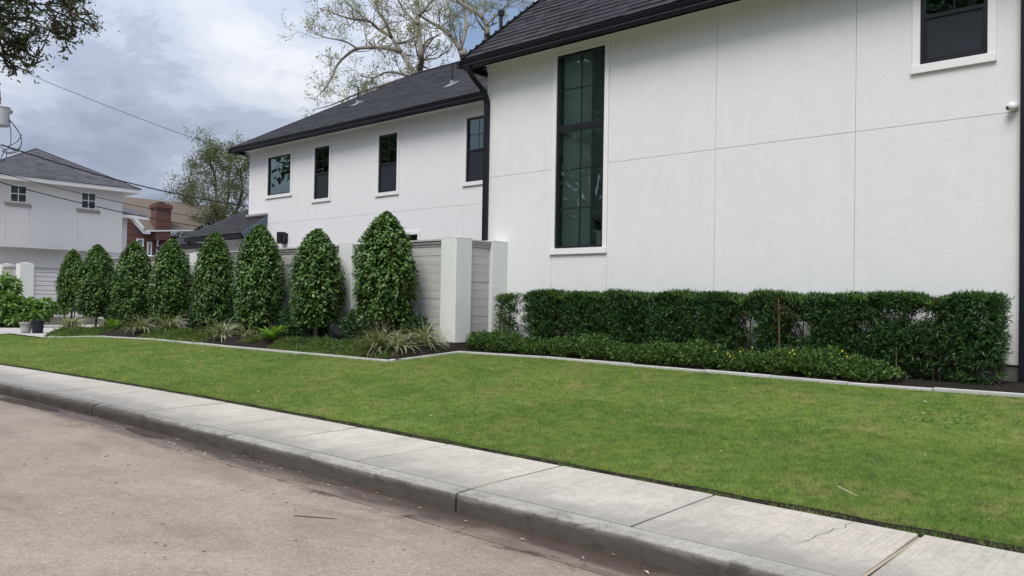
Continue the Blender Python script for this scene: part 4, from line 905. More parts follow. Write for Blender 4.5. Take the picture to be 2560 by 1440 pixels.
for k, w_, lb in ((1, .29, 'pale stake tip showing in the second clipped tree from the left'), (2, .22, 'pale stake tip showing in the third clipped tree from the left'), (3, .20, 'pale stake tip showing in the fourth clipped tree from the left'), (4, .17, 'pale stake tip showing in the narrow fifth clipped tree'), (6, .33, 'pale stake tip at the right side of the tree beside the wall lamp'), (7, .33, 'pale stake tip at the right side of the tallest clipped tree')):
    cx, cy, R = trees[k][0], trees[k][1], trees[k][5] * .95; q = R * .98
    stake((cx + .03, cy, 1.0), (cx + .741 * w_ + .671 * math.sqrt(q * q - w_ * w_), cy + .671 * w_ - .741 * math.sqrt(q * q - w_ * w_), 1.76), M['cap'], lb)
def shrub(x, y, z0, w, d, h, n, mat, seed, L=(.06, .10), ratio=.42, name='shrub', label='', cat='shrub', group=None, stems=True, up=.5, e=None):
    r = np.random.default_rng(seed)
    e = e or thing(name, (x, y, z0), label, cat, group)
    P = r.normal(size=(n, 3)); P = P / np.linalg.norm(P, axis=1, keepdims=True) * (r.random((n, 1)) ** .33)
    P *= 1 + .16 * np.sin(P[:, :1] * 7 + seed) * np.cos(P[:, 2:] * 6 + seed * 2)
    O = P.copy(); P = P * np.array([w / 2, d / 2, h / 2]) + np.array([x, y, z0 + h * .52])
    N = nrm(O + np.array([0, 0, .6]) + r.normal(size=(n, 3)) * .6); D = O * .7 + r.normal(size=(n, 3)) * .6 + np.array([0, 0, up])
    l = r.uniform(*L, n)
    link('leaves', leaf_mesh('leaves', P, D, N, l, l * ratio, mat, .15, .2), e)
    if stems:
        b = MB()
        for k in range(9):
            a = r.random() * 6.28; q = r.random() * .7; b.tube([(x + .06 * math.cos(a), y + .06 * math.sin(a), z0 - .05), (x + w * .25 * q * math.cos(a), y + d * .25 * q * math.sin(a), z0 + h * .4), (x + w * .45 * q * math.cos(a), y + d * .45 * q * math.sin(a), z0 + h * .85)], [.014, .01, .004], 5)
        b.build('stems', M['bark_dark'], e)
    return e
shr = [(-26.2, .9, .75, 'low dark shrub under the two trees farthest left'), (-25.3, .8, .62, 'low dark shrub left of the variegated clump pair'), (-23.0, 1.0, .75, 'low dark shrub behind the variegated clump pair'), (-20.6, 1.1, .62, 'low dark shrub by the pillar under the dark wing roof'),
       (-19.0, 1.0, .62, 'low dark shrub beneath the narrow clipped tree'), (-18.0, .9, .66, 'low dark shrub behind the striped grassy clump'), (-16.2, 1.25, .70, 'low dark shrub right above the bright fern'), (-15.4, .9, .55, 'low dark shrub just left of the second pillar'),
       (-13.75, 1.0, .72, 'low dark shrub left of the tallest tree trunk, by the second pillar'), (-12.5, 1.1, .72, 'low dark shrub behind the tallest tree trunk'), (-11.95, .65, .66, 'low dark shrub against the corner pillar')]
for i, (x, w, h, lb) in enumerate(shr): shrub(x, 10.42, .66, w, .55, h, int(1500 * w), M['shrub'], 100 + i, label=lb, group='low dark shrubs along the fence')

# hedge of narrow needles in front of the wall
def needle_hedge(name, x0, x1, y0, y1, z0, z1, ncl, seed, label, cat, gaps=True, parent=None, zlow=None):
    r = np.random.default_rng(seed); e = thing(name, ((x0 + x1) / 2, (y0 + y1) / 2, z0), label, cat)
    m = int(ncl * 1.9); cx = r.uniform(x0, x1, m); cz = z0 + (z1 - z0) * r.random(m) ** .85; cy = y0 + (y1 - y0) * r.beta(.8, 1.2, m)
    # sprays are thin where two plants meet
    nx = (cx - x0) / .88; bul = .5 - .5 * np.cos(2 * math.pi * nx); cy = cy + .13 * (1 - bul) * (cy < y0 + .3); top_ = lambda q: z1 + .022 * np.sin(q * 4.3 + seed) + .018 * np.sin(q * 9.1) - .06 * np.exp(-((((q - x0) / .88 + .5) % 1 - .5) / .10) ** 2)
    dens = .84 - .34 * np.cos(2 * math.pi * nx) + .30 * np.sin(cx * 5.1 + cz * 7.3 + seed) * np.sin(cz * 6.1 - cx * 3.3) + .55 * np.clip((cz - (z1 - .35)) / .3, 0, 1)
    low = np.clip((cz - z0) / .4, .25, 1)
    if gaps:
        for gx, gz, gr in ((-9.05, .98, .20), (-8.7, 1.4, .12), (-5.55, 1.30, .13), (-5.5, 1.05, .14), (-3.55, 1.50, .14), (-3.2, 1.48, .16), (-4.75, 1.25, .16), (-7.4, 1.33, .10), (-6.9, 1.2, .10), (-4.3, 1.55, .10), (-3.9, 1.3, .09), (-8.1, 1.1, .1)):
            dens -= .95 * np.exp(-((cx - gx) ** 2 + ((cz - gz) * 1.2) ** 2) / gr ** 2)
    k = r.random(m) < dens * low; cx, cy, cz = cx[k], cy[k], cz[k]
    nl = 9; n = len(cx); C_ = np.stack([cx, cy, cz], 1)
    out = np.stack([r.normal(size=n) * .5 + np.where(cx > x1 - .2, 1.2, 0) - np.where(cx < x0 + .2, .8, 0), -r.uniform(.1, 1.2, n), r.uniform(-.1, 1.0, n) + 1.1 * np.clip((cz - (z1 - .25)) / .25, 0, 1)], 1)
    out = nrm(out); P = np.repeat(C_, nl, 0) + r.normal(size=(n * nl, 3)) * .012; A = np.repeat(out, nl, 0)
    s = np.tile(np.linspace(0, .10, nl), n)[:, None]; P = P + A * s
    D = A * .75 + r.normal(size=(n * nl, 3)) * .62; N = nrm(np.array([0, -.4, 1.0]) + r.normal(size=(n * nl, 3)) * .5)
    P[:, 2] = np.minimum(P[:, 2], top_(P[:, 0]) - .03 + r.normal(size=n * nl) * .02)
    L = r.uniform(.048, .088, n * nl)
    link('foliage', leaf_mesh('foliage', P, D, N, L, .0135, M['hedge'], .1, .12, False), e)
    nt_ = int((x1 - x0) * 420); tx = r.uniform(x0 + .05, x1 - .05, nt_); ty = y0 + (y1 - y0) * r.random(nt_) ** 1.3; tz = top_(tx) - .06 + r.normal(size=nt_) * .024
    TP = np.stack([tx, ty, tz], 1); TD = r.normal(size=(nt_, 3)) * .5 + np.array([0, -.15, .9]); tl_ = r.uniform(.05, .10, nt_)
    link('new_growth', leaf_mesh('new_growth', TP, TD, rdir(nt_), tl_, .013, M['hedge_tip'], .1, .15, False), e)
    b = MB()
    for x in np.arange(x0 + .18, x1, .30):
        for q in range(3):
            xx = x + r.uniform(-.1, .1); yy = (y0 + y1) / 2 + r.uniform(-.15, .15)
            b.tube([(xx, yy, z0 - .08), (xx + r.uniform(-.06, .06), yy, (z0 + z1) / 2), (xx + r.uniform(-.14, .14), yy + r.uniform(-.1, .1), z1 - .15)], [.016, .011, .004], 5)
    b.build('stems', M['bark_dark'], e)
    return e
hz = .68
needle_hedge('hedge', -10.05, -2.28, 11.35, 11.98, hz, 1.79, 15500, 5, 'long clipped dark green hedge with narrow leaves against the white wall', 'hedge')
needle_hedge('young_shrub', -10.82, -10.38, 11.40, 11.80, hz, 1.75, 330, 8, 'sparse young upright shrub standing apart at the left end of the hedge', 'shrub', False)
# dying red sprig and bare stems in the hedge front
rs = thing('dead_stem', (-4.97, 11.28, .7), 'bare stem with reddish dead needles in the hedge front', 'branch')
MB().tube([(-4.97, 11.28, .7), (-4.98, 11.27, 1.2), (-5.0, 11.27, 1.74)], [.011, .009, .004], 6).build('stem', M['bark_thin'], rs)
_n = 70; _P = np.array([-4.97, 11.26, 1.55]) + rng.normal(size=(_n, 3)) * np.array([.06, .04, .11]); link('needles', leaf_mesh('needles', _P, rdir(_n) + np.array([0, -.3, .2]), rdir(_n), rng.uniform(.03, .06, _n), .009, M['red_foliage'], .1, .1, False), rs)
o = MB().tube([(-3.35, 11.18, .62), (-3.36, 11.2, .85), (-3.37, 11.22, 1.12)], [.007, .006, .003], 6).build('bare_stem', M['bark_thin']); tag(o, 'thin bare brown stem at the right end of the hedge front', 'stem')

# low flowering shrubs in front of the hedge
def low_row():
    xs = [-11.0, -10.35, -9.6, -8.9, -8.2, -7.5, -6.85, -6.2, -5.55, -4.9, -4.3, -3.72]
    names = ['at the foot of the fence return', 'below the sparse young shrub', 'at the left end of the hedge', 'below the gap at the left of the hedge', 'under the tall window', 'just right of the tall window', 'two steps right of the tall window',
             'left of the reddish dead stem by a step', 'left beside the reddish dead stem', 'right of the reddish dead stem, with yellow flowers', 'below the right joint of the wall, with few flowers', 'last at the right, beside bare mulch']
    for i, (x, nm) in enumerate(zip(xs, names)):
        h = .38 + .07 * math.sin(i * 2.1); y = float(edge_y(x)) + .36; w = .95
        if i == 0: y += .12; w = .7
        e = shrub(x, y, float(bed_z(x, y)) - .04, w, .62, h, 2100, M['lantana'], 300 + i, (.035, .062), .52, 'low_shrub', 'low mid green shrub ' + nm, 'shrub', 'low shrubs along the hedge foot', True, .7)
        if i in (8, 9, 10):
            r = np.random.default_rng(i)
            fm = MB()
            for q in range(6): a = q * 1.047; fm.add([(0, 0, 0), (.012 * math.cos(a), -.006, .012 * math.sin(a)), (.012 * math.cos(a + .9), -.006, .012 * math.sin(a + .9))], [(0, 1, 2)])
            fm = fm.mesh('flower', M['yellow'])
            for k in range({8: 7, 9: 6, 10: 4}[i]):
                o = link('flower', fm, e); o.location = (x + r.uniform(-.4, .4), y + r.uniform(-.28, .0), float(bed_z(x, y)) + h * r.uniform(.6, .95))
low_row()

# variegated strap-leaf clumps
def strap(x, y, z0, n, Lr, seed, label, mat='flax', dead=0, w=.028, spread=1.0, group='variegated strap-leaf clumps in the bed', name='flax_clump'):
    r = np.random.default_rng(seed); e = thing(name, (x, y, z0), label, 'plant', group)
    def blades(n, mat, name, Lr, el_rng, w):
        Vs = []; K = 6
        for i in range(n):
            a = r.random() * 6.283; el = math.radians(r.uniform(*el_rng)); L = r.uniform(*Lr); bx = x + r.normal() * .06 * spread; by = y + r.normal() * .05 * spread
            h = np.array([math.cos(a), math.sin(a), 0]); s = np.array([-math.sin(a), math.cos(a), 0]); p = np.array([bx, by, z0]); e_ = el; ww = w * r.uniform(.7, 1.2); bendk = r.uniform(.12, .34)
            for k in range(K):
                t = k / (K - 1); q = ww * (1 - t ** 2.2) * (.55 + .9 * min(t * 3, .5)) ; q = max(q, .001)
                Vs += [p - s * q / 2, p + s * q / 2 + np.array([0, 0, .004])]
                p = p + (h * math.cos(e_) + np.array([0, 0, math.sin(e_)])) * L / (K - 1); e_ -= bendk * (1 + 1.3 * t)
        V = np.array(Vs); base = (np.arange(n)[:, None] * (2 * K) + np.arange(K - 1)[None] * 2).ravel()
        F = np.stack([base, base + 1, base + 3, base + 2], 1); link(name, np_mesh(name, V, F, M[mat]), e)
    blades(int(n * 1.9), mat, 'leaves', (Lr[0] * 1.05, Lr[1] * 1.15), (24, 86), w * 1.15)
    if dead: blades(dead, 'flaxdead', 'dead_leaves', (Lr[0] * .8, Lr[1] * .8), (2, 35), w * .8)
    return e
bz = lambda x, y: float(bed_z(x, y))
for (x, y, n, L, sd, lb, dd) in [(-12.15, 9.72, 110, (.40, .66), 1, 'large variegated clump at the bed corner below the tallest tree', 40), (-11.78, 9.80, 80, (.36, .58), 9, 'variegated clump squeezed between the bed corner and the pillar clump', 30), (-11.62, 10.28, 100, (.38, .68), 2, 'variegated clump against the corner pillar', 12),
                             (-22.0, 9.50, 75, (.40, .68), 3, 'variegated clump with pale arching leaves under the third tree', 4), (-21.15, 9.85, 70, (.38, .66), 4, 'variegated clump left of the fourth tree trunk', 0), (-18.0, 9.62, 85, (.36, .62), 5, 'variegated clump in front of the narrow fifth tree', 4), (-17.0, 9.75, 40, (.26, .44), 6, 'small variegated clump left of the bright fern', 2),
                             (-25.75, 9.0, 100, (.35, .62), 7, 'greyish strap-leaf clump at the left end of the bed', 8)]:
    strap(x, y, bz(x, y) - .02, n, L, sd, lb, dead=dd)
# ferns: each frond its own part
def fern(x, y, z0, n, L, seed, label):
    r = np.random.default_rng(seed); e = thing('fern', (x, y, z0), label, 'fern', 'ferns in the left bed')
    for i in range(n):
        a = i * 2.399 + r.uniform(-.2, .2); el = math.radians(r.uniform(42, 82)); l = L * r.uniform(.75, 1.1); h = np.array([math.cos(a), math.sin(a), 0]); s = np.array([-math.sin(a), math.cos(a), 0]); p = np.array([x, y, z0]) + h * .03; b = MB(); K = 13; e_ = el; mid = []
        for k in range(K):
            mid.append(p.copy()); p = p + (h * math.cos(e_) + np.array([0, 0, math.sin(e_)])) * l / K; e_ -= .075
        for k in range(K - 1):
            t = k / K; w = .105 * l / .5 * math.sin(math.pi * min(1, .18 + .84 * t)) ** .8; d = mid[k + 1] - mid[k]
            for sg in (-1, 1): b.add([mid[k], mid[k] + s * sg * w + d * .9 + np.array([0, 0, -.012]), mid[k + 1]], [(0, 1, 2)])
        b.build('frond', M['fern'], e)
fern(-15.95, 9.72, bz(-15.95, 9.72), 20, .50, 1, 'bright yellow green fern in front of the sixth clipped tree'); fern(-23.6, 9.32, bz(-23.6, 9.32), 14, .42, 2, 'small fern at the left below the second and third trees')
# ground cover, too many blades to count
def cover(regions, seed):
    r = np.random.default_rng(seed); Ps = []
    for x0, x1, d0, d1, n in regions:
        x = r.uniform(x0, x1, n); y = edge_y(x) + r.uniform(d0, d1, n); Ps.append(np.stack([x, y, bed_z(x, y) - .01], 1))
    P = np.concatenate(Ps); n = len(P); D = np.stack([r.normal(size=n) * .8, r.normal(size=n) * .8, r.uniform(.15, 1.0, n)], 1); l = r.uniform(.09, .20, n) * (.8 + .35 * np.sin(P[:, 0] * 5.3) * np.sin(P[:, 1] * 6.7))
    o = link('ground_cover', leaf_mesh('ground_cover', P, D, np.tile([0, 0, 1.], (n, 1)) + rdir(n) * .5, l, .016, M['mondo'], .1, .5, False), kind='stuff')
    tag(o, 'low grassy ground cover filling the bed between the strap-leaf clumps', 'ground cover')
cover([(-15.4, -12.35, .08, .85, 9000), (-21.4, -18.3, .06, .7, 7000), (-26.4, -23.4, .05, .8, 8000), (-17, -16.3, .3, .8, 1200), (-12.4, -11.6, .1, .4, 500)], 3)

# broad-leaf shrub with planter at the far left, pots
fs = thing('broadleaf_shrub', (-34.6, 9.9, .31), 'tall bushy shrub with broad light green leaves beside the driveway', 'shrub')
r = np.random.default_rng(77)
def lobes(blobs, n, mat, L):
    Ps = []; Os = []
    for x, y, z, w, h, k in blobs:
        P = r.normal(size=(k, 3)); P = P / np.linalg.norm(P, axis=1, keepdims=True) * r.random((k, 1)) ** .4; Os.append(P); Ps.append(P * np.array([w, w, h]) + np.array([x, y, z]))
    P = np.concatenate(Ps); O = np.concatenate(Os); n = len(P); N = nrm(O * .6 + np.array([0, -.1, .8]) + r.normal(size=(n, 3)) * .4); D = O + r.normal(size=(n, 3)) * .5 + np.array([.1, 0, -.25]); l = r.uniform(*L, n)
    return leaf_mesh('leaves', P, D, N, l, l * .62, mat, .12, .25)
link('leaves', lobes([(-34.9, 9.9, 1.75, .40, .62, 520), (-34.7, 9.75, 1.1, .75, .55, 950), (-34.9, 9.55, .62, .85, .35, 650), (-34.4, 10.35, 1.05, .45, .35, 420), (-34.2, 11.0, 1.08, .42, .28, 360), (-34.0, 11.5, 1.1, .3, .2, 200), (-34.3, 10.8, .75, .4, .2, 180), (-34.1, 10.1, .62, .5, .22, 420), (-33.9, 10.6, .8, .35, .2, 200)], 0, M['fig'], (.13, .24)), fs)
b = MB()
for x, y, z in ((-34.9, 9.9, 1.9), (-34.7, 9.7, 1.2), (-34.4, 10.4, 1.1), (-34.1, 11.2, 1.1)): b.tube([(-34.65, 10.0, .3), ((x - 34.65) / 2, (y + 10) / 2, z * .6), (x, y, z)], [.03, .022, .008], 6)
b.build('stems', M['bark_thin'], fs)
pl = thing('stone_planter', (-34.2, 10.4, .31), 'square grey planter half hidden under the broad-leaf shrub', 'planter')
MB().prism([(-34.5, 10.05, .31), (-33.95, 10.05, .31), (-33.95, 10.65, .31), (-34.5, 10.65, .31)], (0, 0, .5)).build('pot', M['planter'], pl, .02); MB().box(-34.54, 10.01, .812, -33.91, 10.69, .87).build('rim', M['planter'], pl, .01)
def pot(x, y, mat, label, r0, r1, h):
    e = thing('plant_pot', (x, y, .364), label, 'pot', 'empty pots at the end of the driveway')
    MB().lathe([(r0, .364), (r1 - .005, .364 + h - .06), (r1 - .02, .364 + h - .058), (r1 - .03, .41)], x, y, 22).build('pot_body', mat, e, smooth=False)
    MB().lathe([(r1 + .012, .364 + h - .058), (r1 + .016, .364 + h), (r1 - .012, .364 + h), (r1 - .016, .364 + h - .058)], x, y, 22).build('pot_rim', mat, e)
pot(-28.45, 8.62, M['pot_light'], 'light grey tapered plant pot on the driveway end', .12, .18, .34); pot(-28.15, 8.86, M['pot_dark'], 'dark navy plant pot beside the light grey one', .15, .18, .40)

# ------------------------------------------------------------------ trees behind
def limb_tree(name, limbs, seed, label, bark_mat, leaf_mat, depth, sub, twig, leafL, per, trunk_base=None, jit=.7, cat='tree', group=None, droop=.3, lr=.45):
    """limbs: list of (points, r0, r1); grows side branches, twigs and leaf tufts"""
    r = np.random.default_rng(seed); e = thing(name, trunk_base, label, cat, group); b = MB(); tips = []
    def smooth(P, k=4):
        P = [np.array(p) for p in P]; Q = []
        for i in range(len(P) - 1):
            p0, p1, p2, p3 = P[max(i - 1, 0)], P[i], P[i + 1], P[min(i + 2, len(P) - 1)]
            for q in range(k):
                u = q / k; Q.append(.5 * ((2 * p1) + (p2 - p0) * u + (2 * p0 - 5 * p1 + 4 * p2 - p3) * u * u + (3 * p1 - p0 - 3 * p2 + p3) * u ** 3))
        return Q + [P[-1]]
    def grow(p, d, L, rad, lvl):
        n = 6; pts = [p]; dd = d / np.linalg.norm(d); step = L / n; q = p
        for i in range(n):
            dd = dd + r.normal(size=3) * .22 + np.array([0, 0, .05 if lvl < 2 else -.02]); dd /= np.linalg.norm(dd); q = q + dd * step; pts.append(q)
        b.tube(pts, list(np.linspace(rad, max(rad * .3, .008), n + 1)), 5 if lvl < 2 else 4)
        if lvl >= depth:
            tips.extend([(pts[-1], dd), (pts[-2], dd), (pts[3], dd)]); return
        for k in range(sub[lvl]):
            i = r.integers(1, n + 1); side = r.normal(size=3); side -= dd * side.dot(dd); side /= np.linalg.norm(side)
            grow(pts[i], dd * .6 + side * .85 + np.array([0, 0, .1]), L * r.uniform(.4, .65), max(rad * .5, .009), lvl + 1)
        tips.append((pts[-1], dd))
    for pts, r0, r1, ns in limbs:
        Q = smooth(pts); rr = np.linspace(r0, r1, len(Q)); b.tube(Q, list(rr), 8)
        for k in range(ns):
            i = r.integers(int(len(Q) * .15), len(Q)); t = Q[min(i + 1, len(Q) - 1)] - Q[max(i - 1, 0)]; t = t / (np.linalg.norm(t) + 1e-9); side = r.normal(size=3) * np.array([1, 1, 1.0]); side -= t * side.dot(t); side /= np.linalg.norm(side)
            grow(Q[i], t * .55 + side * .8 + np.array([0, 0, .15]), twig * r.uniform(.6, 1.25), max(rr[i] * .4, .014), 0)
        tips.append((Q[-1], Q[-1] - Q[-2]))
    b.build('trunk', bark_mat, e, smooth=True)
    T = np.array([t[0] for t in tips]); A = nrm(np.array([t[1] for t in tips])); n = len(T) * per
    P = np.repeat(T, per, 0) + r.normal(size=(n, 3)) * leafL * jit; D = np.repeat(A, per, 0) * .5 + r.normal(size=(n, 3)) * .8 + np.array([0, 0, -droop]); l = leafL * r.uniform(.6, 1.2, n)
    link('crown', leaf_mesh('crown', P, D, rdir(n) + np.array([0, 0, .5]), l, l * lr, leaf_mat, .1, .2), e)
    return e
def onY(x, y, Y):
    d = _R @ Vector((x - 1280, 720 - y, -FPX)); k = Y / d.y; return np.array((d.x * k, Y, 1.6 + d.z * k))
def pts_(L, Y, wob=.35): return [onY(x, y, Y + wob * 3 * math.sin(i * 1.3 + x * .01)) for i, (x, y) in enumerate(L)]
TY = 27.0
base = onY(1046, 200, TY); base = np.array([base[0], base[1], .2])
tr1 = [([base, onY(1046, 220, TY), onY(1050, 175, TY)] + pts_([(1053, 142), (1049, 101), (1046, 51), (1043, 0), (1030, -70)], TY), .20, .06, 14),
       (pts_([(1046, 200), (1028, 170), (1002, 129), (979, 94), (944, 71), (921, 52), (878, 47), (842, 36), (800, 20)], TY), .14, .03, 15),
       (pts_([(1002, 129), (974, 121), (941, 119), (893, 122), (862, 142), (842, 165), (830, 192), (819, 212), (809, 228)], TY - .4, .15), .13, .02, 9),
       (pts_([(893, 122), (868, 106), (842, 99), (801, 89), (761, 58)], TY - .6, .15), .06, .02, 6),
       (pts_([(1052, 150), (1060, 118), (1068, 101), (1096, 89)], TY - .3, .1), .10, .03, 4),
       (pts_([(979, 94), (960, 50), (930, 0), (915, -50)], TY + .6), .10, .03, 7),
       (pts_([(1046, 60), (1010, 25), (985, -20)], TY), .09, .03, 6), (pts_([(1046, 40), (1080, 0), (1100, -50)], TY + .4), .09, .03, 6),
       (pts_([(1030, 190), (985, 205), (930, 222), (880, 240), (830, 262), (780, 275)], TY + 1.0, .2), .10, .02, 15),
       (pts_([(1020, 190), (970, 180), (930, 195), (890, 185)], TY + .6, .2), .07, .02, 7)]
limb_tree('deciduous_tree', tr1, 3, 'tall tree with bare limbs and small spring leaves behind the rear roof ridge', M['bark'], M['newleaf'], 2, (4, 3), 1.5, .125, 2, base)
T2 = 28.5; base2 = onY(1160, 200, T2); base2[2] = .2
tr2 = [([base2, onY(1160, 190, T2)] + pts_([(1157, 142), (1142, 109), (1111, 76), (1076, 55), (1050, 40)], T2, .2), .22, .05, 11), (pts_([(1150, 125), (1165, 70), (1160, 20), (1150, -40)], T2, .2), .11, .04, 9), (pts_([(1125, 90), (1128, 40), (1110, -20)], T2, .2), .07, .03, 7)]
limb_tree('deciduous_tree', tr2, 5, 'dark twiggy tree between the tall bare tree and the front roof corner', M['bark'], M['newleaf'], 2, (4, 3), 1.3, .10, 2, base2)
T3 = 25.5; base3 = onY(1220, 200, T3); base3[2] = .2
tr3 = [([base3, onY(1216, 160, T3)] + pts_([(1218, 84), (1214, 56), (1187, 28), (1147, 5), (1120, -40)], T3, .2), .16, .04, 9), (pts_([(1216, 62), (1240, 40), (1262, 18), (1290, 0)], T3, .2), .06, .015, 8), (pts_([(1205, 45), (1210, 0), (1205, -50)], T3, .2), .07, .02, 6)]
limb_tree('deciduous_tree', tr3, 9, 'thin pale tree right beside the front roof corner', M['bark'], M['newleaf'], 2, (3, 3), 1.2, .10, 2, base3)
# olive tree behind the low wing
T4 = 27.0; b4 = onY(545, 700, T4); b4[2] = .2
tr4 = [([b4, onY(548, 600, T4)] + pts_([(545, 540), (540, 480), (535, 430), (520, 395)], T4, .3), .22, .04, 15), (pts_([(548, 590), (510, 540), (485, 490), (470, 440)], T4 + .8, .3), .12, .03, 15), (pts_([(548, 590), (585, 540), (605, 480), (600, 420)], T4 - .6, .3), .12, .03, 15),
       (pts_([(546, 610), (500, 590), (465, 570), (440, 560)], T4 - .4, .3), .09, .02, 11), (pts_([(548, 560), (570, 500), (572, 440), (575, 395)], T4 + .4, .3), .10, .02, 13), (pts_([(548, 610), (590, 600), (625, 570)], T4, .3), .09, .02, 9), (pts_([(540, 630), (500, 640), (470, 625)], T4, .3), .08, .02, 9)]
limb_tree('olive_tree', tr4, 21, 'airy olive green tree behind the low dark wing roof', M['bark_dark'], M['olive'], 2, (4, 3), 1.7, .13, 10, b4, jit=1.6)
# live oak whose twigs hang into the upper left corner
def rp(x, y, d): return np.array(ray_pt(x, y, d))
bo = np.array([-13.6, -1.6, 0.0])
fork = np.array([-13.3, -.9, 3.2])
oak = [([bo, np.array([-13.5, -1.4, 1.6]), fork], .24, .19, 0), ([fork, np.array([-12.6, .6, 4.6]), rp(-198, -36, 11.3), rp(-58, -6, 11.2), rp(22, -1, 11), rp(92, 9, 10.9), rp(167, 19, 10.8)], .045, .004, 14), ([fork, np.array([-12.4, .9, 4.2]), rp(-188, 34, 11.3), rp(-48, 29, 11.1), rp(22, 44, 11), rp(82, 59, 11), rp(142, 84, 10.9)], .04, .004, 13),
       ([rp(-188, 34, 11.3), rp(-98, 84, 11.3), rp(-18, 84, 11.2), rp(22, 109, 11.1)], .025, .005, 8), ([rp(-98, 84, 11.3), rp(-48, 124, 11.3), rp(2, 134, 11.2), rp(57, 146, 11.1)], .02, .004, 8), ([rp(-58, -6, 11.2), rp(22, -36, 11.2), rp(102, -46, 11), rp(147, -24, 11)], .04, .006, 6),
       ([rp(-68, -6, 11.3), rp(-48, 54, 11.3), rp(-28, 104, 11.3)], .02, .005, 8), ([fork, np.array([-13.5, -1.5, 5.2]), np.array([-14, -2.5, 7])], .14, .05, 10), ([fork, np.array([-15, -.2, 4.8]), np.array([-17, .6, 6])], .12, .04, 8)]
limb_tree('oak_tree', oak, 31, 'oak with dark narrow leaves hanging into the upper left corner', M['bark_dark'], M['oak'], 2, (3, 3), .34, .058, 3, bo, jit=.9, droop=.1, lr=.34)

def street_tree(x, y, h, w, seed, label):
    r = np.random.default_rng(seed); e = thing('street_tree', (x, y, 0), label, 'tree', 'trees across the street'); b = MB()
    b.tube([(x, y, -.1), (x + .1, y, h * .25), (x, y + .1, h * .6), (x, y, h * .9)], [.3, .24, .14, .03], 8)
    C_ = []
    for k in range(46):
        a = r.random() * 6.28; q = w * .5 * r.random() ** .6; zz = h * r.uniform(.22, .95); c = np.array([x + q * math.cos(a), y + q * math.sin(a), zz]); C_.append(c); b.tube([(x, y, zz * .6), tuple(c)], [.07, .015], 5)
    b.build('trunk', M['bark_dark'], e); C_ = np.array(C_); m = 330; n = 46 * m; P = np.repeat(C_, m, 0) + r.normal(size=(n, 3)) * np.array([1.0, 1.0, .85])
    l = r.uniform(.35, .65, n); link('crown', leaf_mesh('crown', P, rdir(n), rdir(n) + np.array([0, 0, .6]), l, l * .6, M['shrub'], .1, .2), e)
for i, (x, y, h, w) in enumerate(((-27, -12, 17, 11), (-54, -10, 17, 12), (-9, -14, 16, 11))):
    street_tree(x, y, h, w, 61 + i, 'dark green tree across the street, mirrored in the ' + ('tall stair window', 'rear upstairs windows', 'upper right window')[i])
# ------------------------------------------------------------------ grass, weeds and litter
def grass():
    r = np.random.default_rng(2); Ps = []; sz = []
    def patch(x0, x1, y0, y1, dens, s):
        n = int((x1 - x0) * (y1 - y0) * dens); x = r.uniform(x0, x1, n); y = r.uniform(y0, y1, n)
        yy = 5.64 + shift(x) + .03 * np.sin(x * 9) + .02 * np.sin(x * 23); k = (y > yy) & (y < np.minimum(edge_y(x) - .05, np.where(x < -25.5, 8.1, 99))) & (x > -28.2)
        Ps.append(np.stack([x[k], y[k]], 1)); sz.append(np.full(k.sum(), s))
    patch(-6.5, .6, 5.5, 8.2, 9500, 1.0); patch(-9.5, 1.2, 8.2, 11.0, 4200, 1.2); patch(-13, -6.5, 5.1, 8.2, 4200, 1.2); patch(-14, -9.5, 8.2, 11, 2600, 1.4); patch(-20, -13, 4.4, 9.6, 2000, 1.7); patch(-28.5, -20, 3.4, 9.3, 1100, 2.2); patch(.6, 6, 5.5, 11, 1200, 1.6)
    P = np.concatenate(Ps); s = np.concatenate(sz); n = len(P); z = lawn_z(P[:, 0], P[:, 1])
    tuft = .75 + .5 * np.sin(P[:, 0] * 2.3 + P[:, 1] * 1.1) * np.sin(P[:, 1] * 2.9 - P[:, 0] * .7)
    h = r.uniform(.016, .036, n) * (.8 + .25 * tuft); a = r.uniform(0, 6.283, n); w = .0042 * s; lean = r.uniform(.2, 1.1, n) * h
    B = np.stack([P[:, 0], P[:, 1], z - .004], 1); sd = np.stack([np.cos(a), np.sin(a), np.zeros(n)], 1) * w[:, None] / 2
    a2 = r.uniform(0, 6.283, n); tip = B + np.stack([np.cos(a2) * lean, np.sin(a2) * lean, h], 1)
    V = np.stack([B - sd, B + sd, tip], 1).reshape(-1, 3); F = np.arange(3 * n).reshape(-1, 3)
    o = link('grass', np_mesh('grass', V, F, M['grass']), kind='stuff'); tag(o, 'short mown lawn grass with yellowish dry patches', 'grass')
grass()
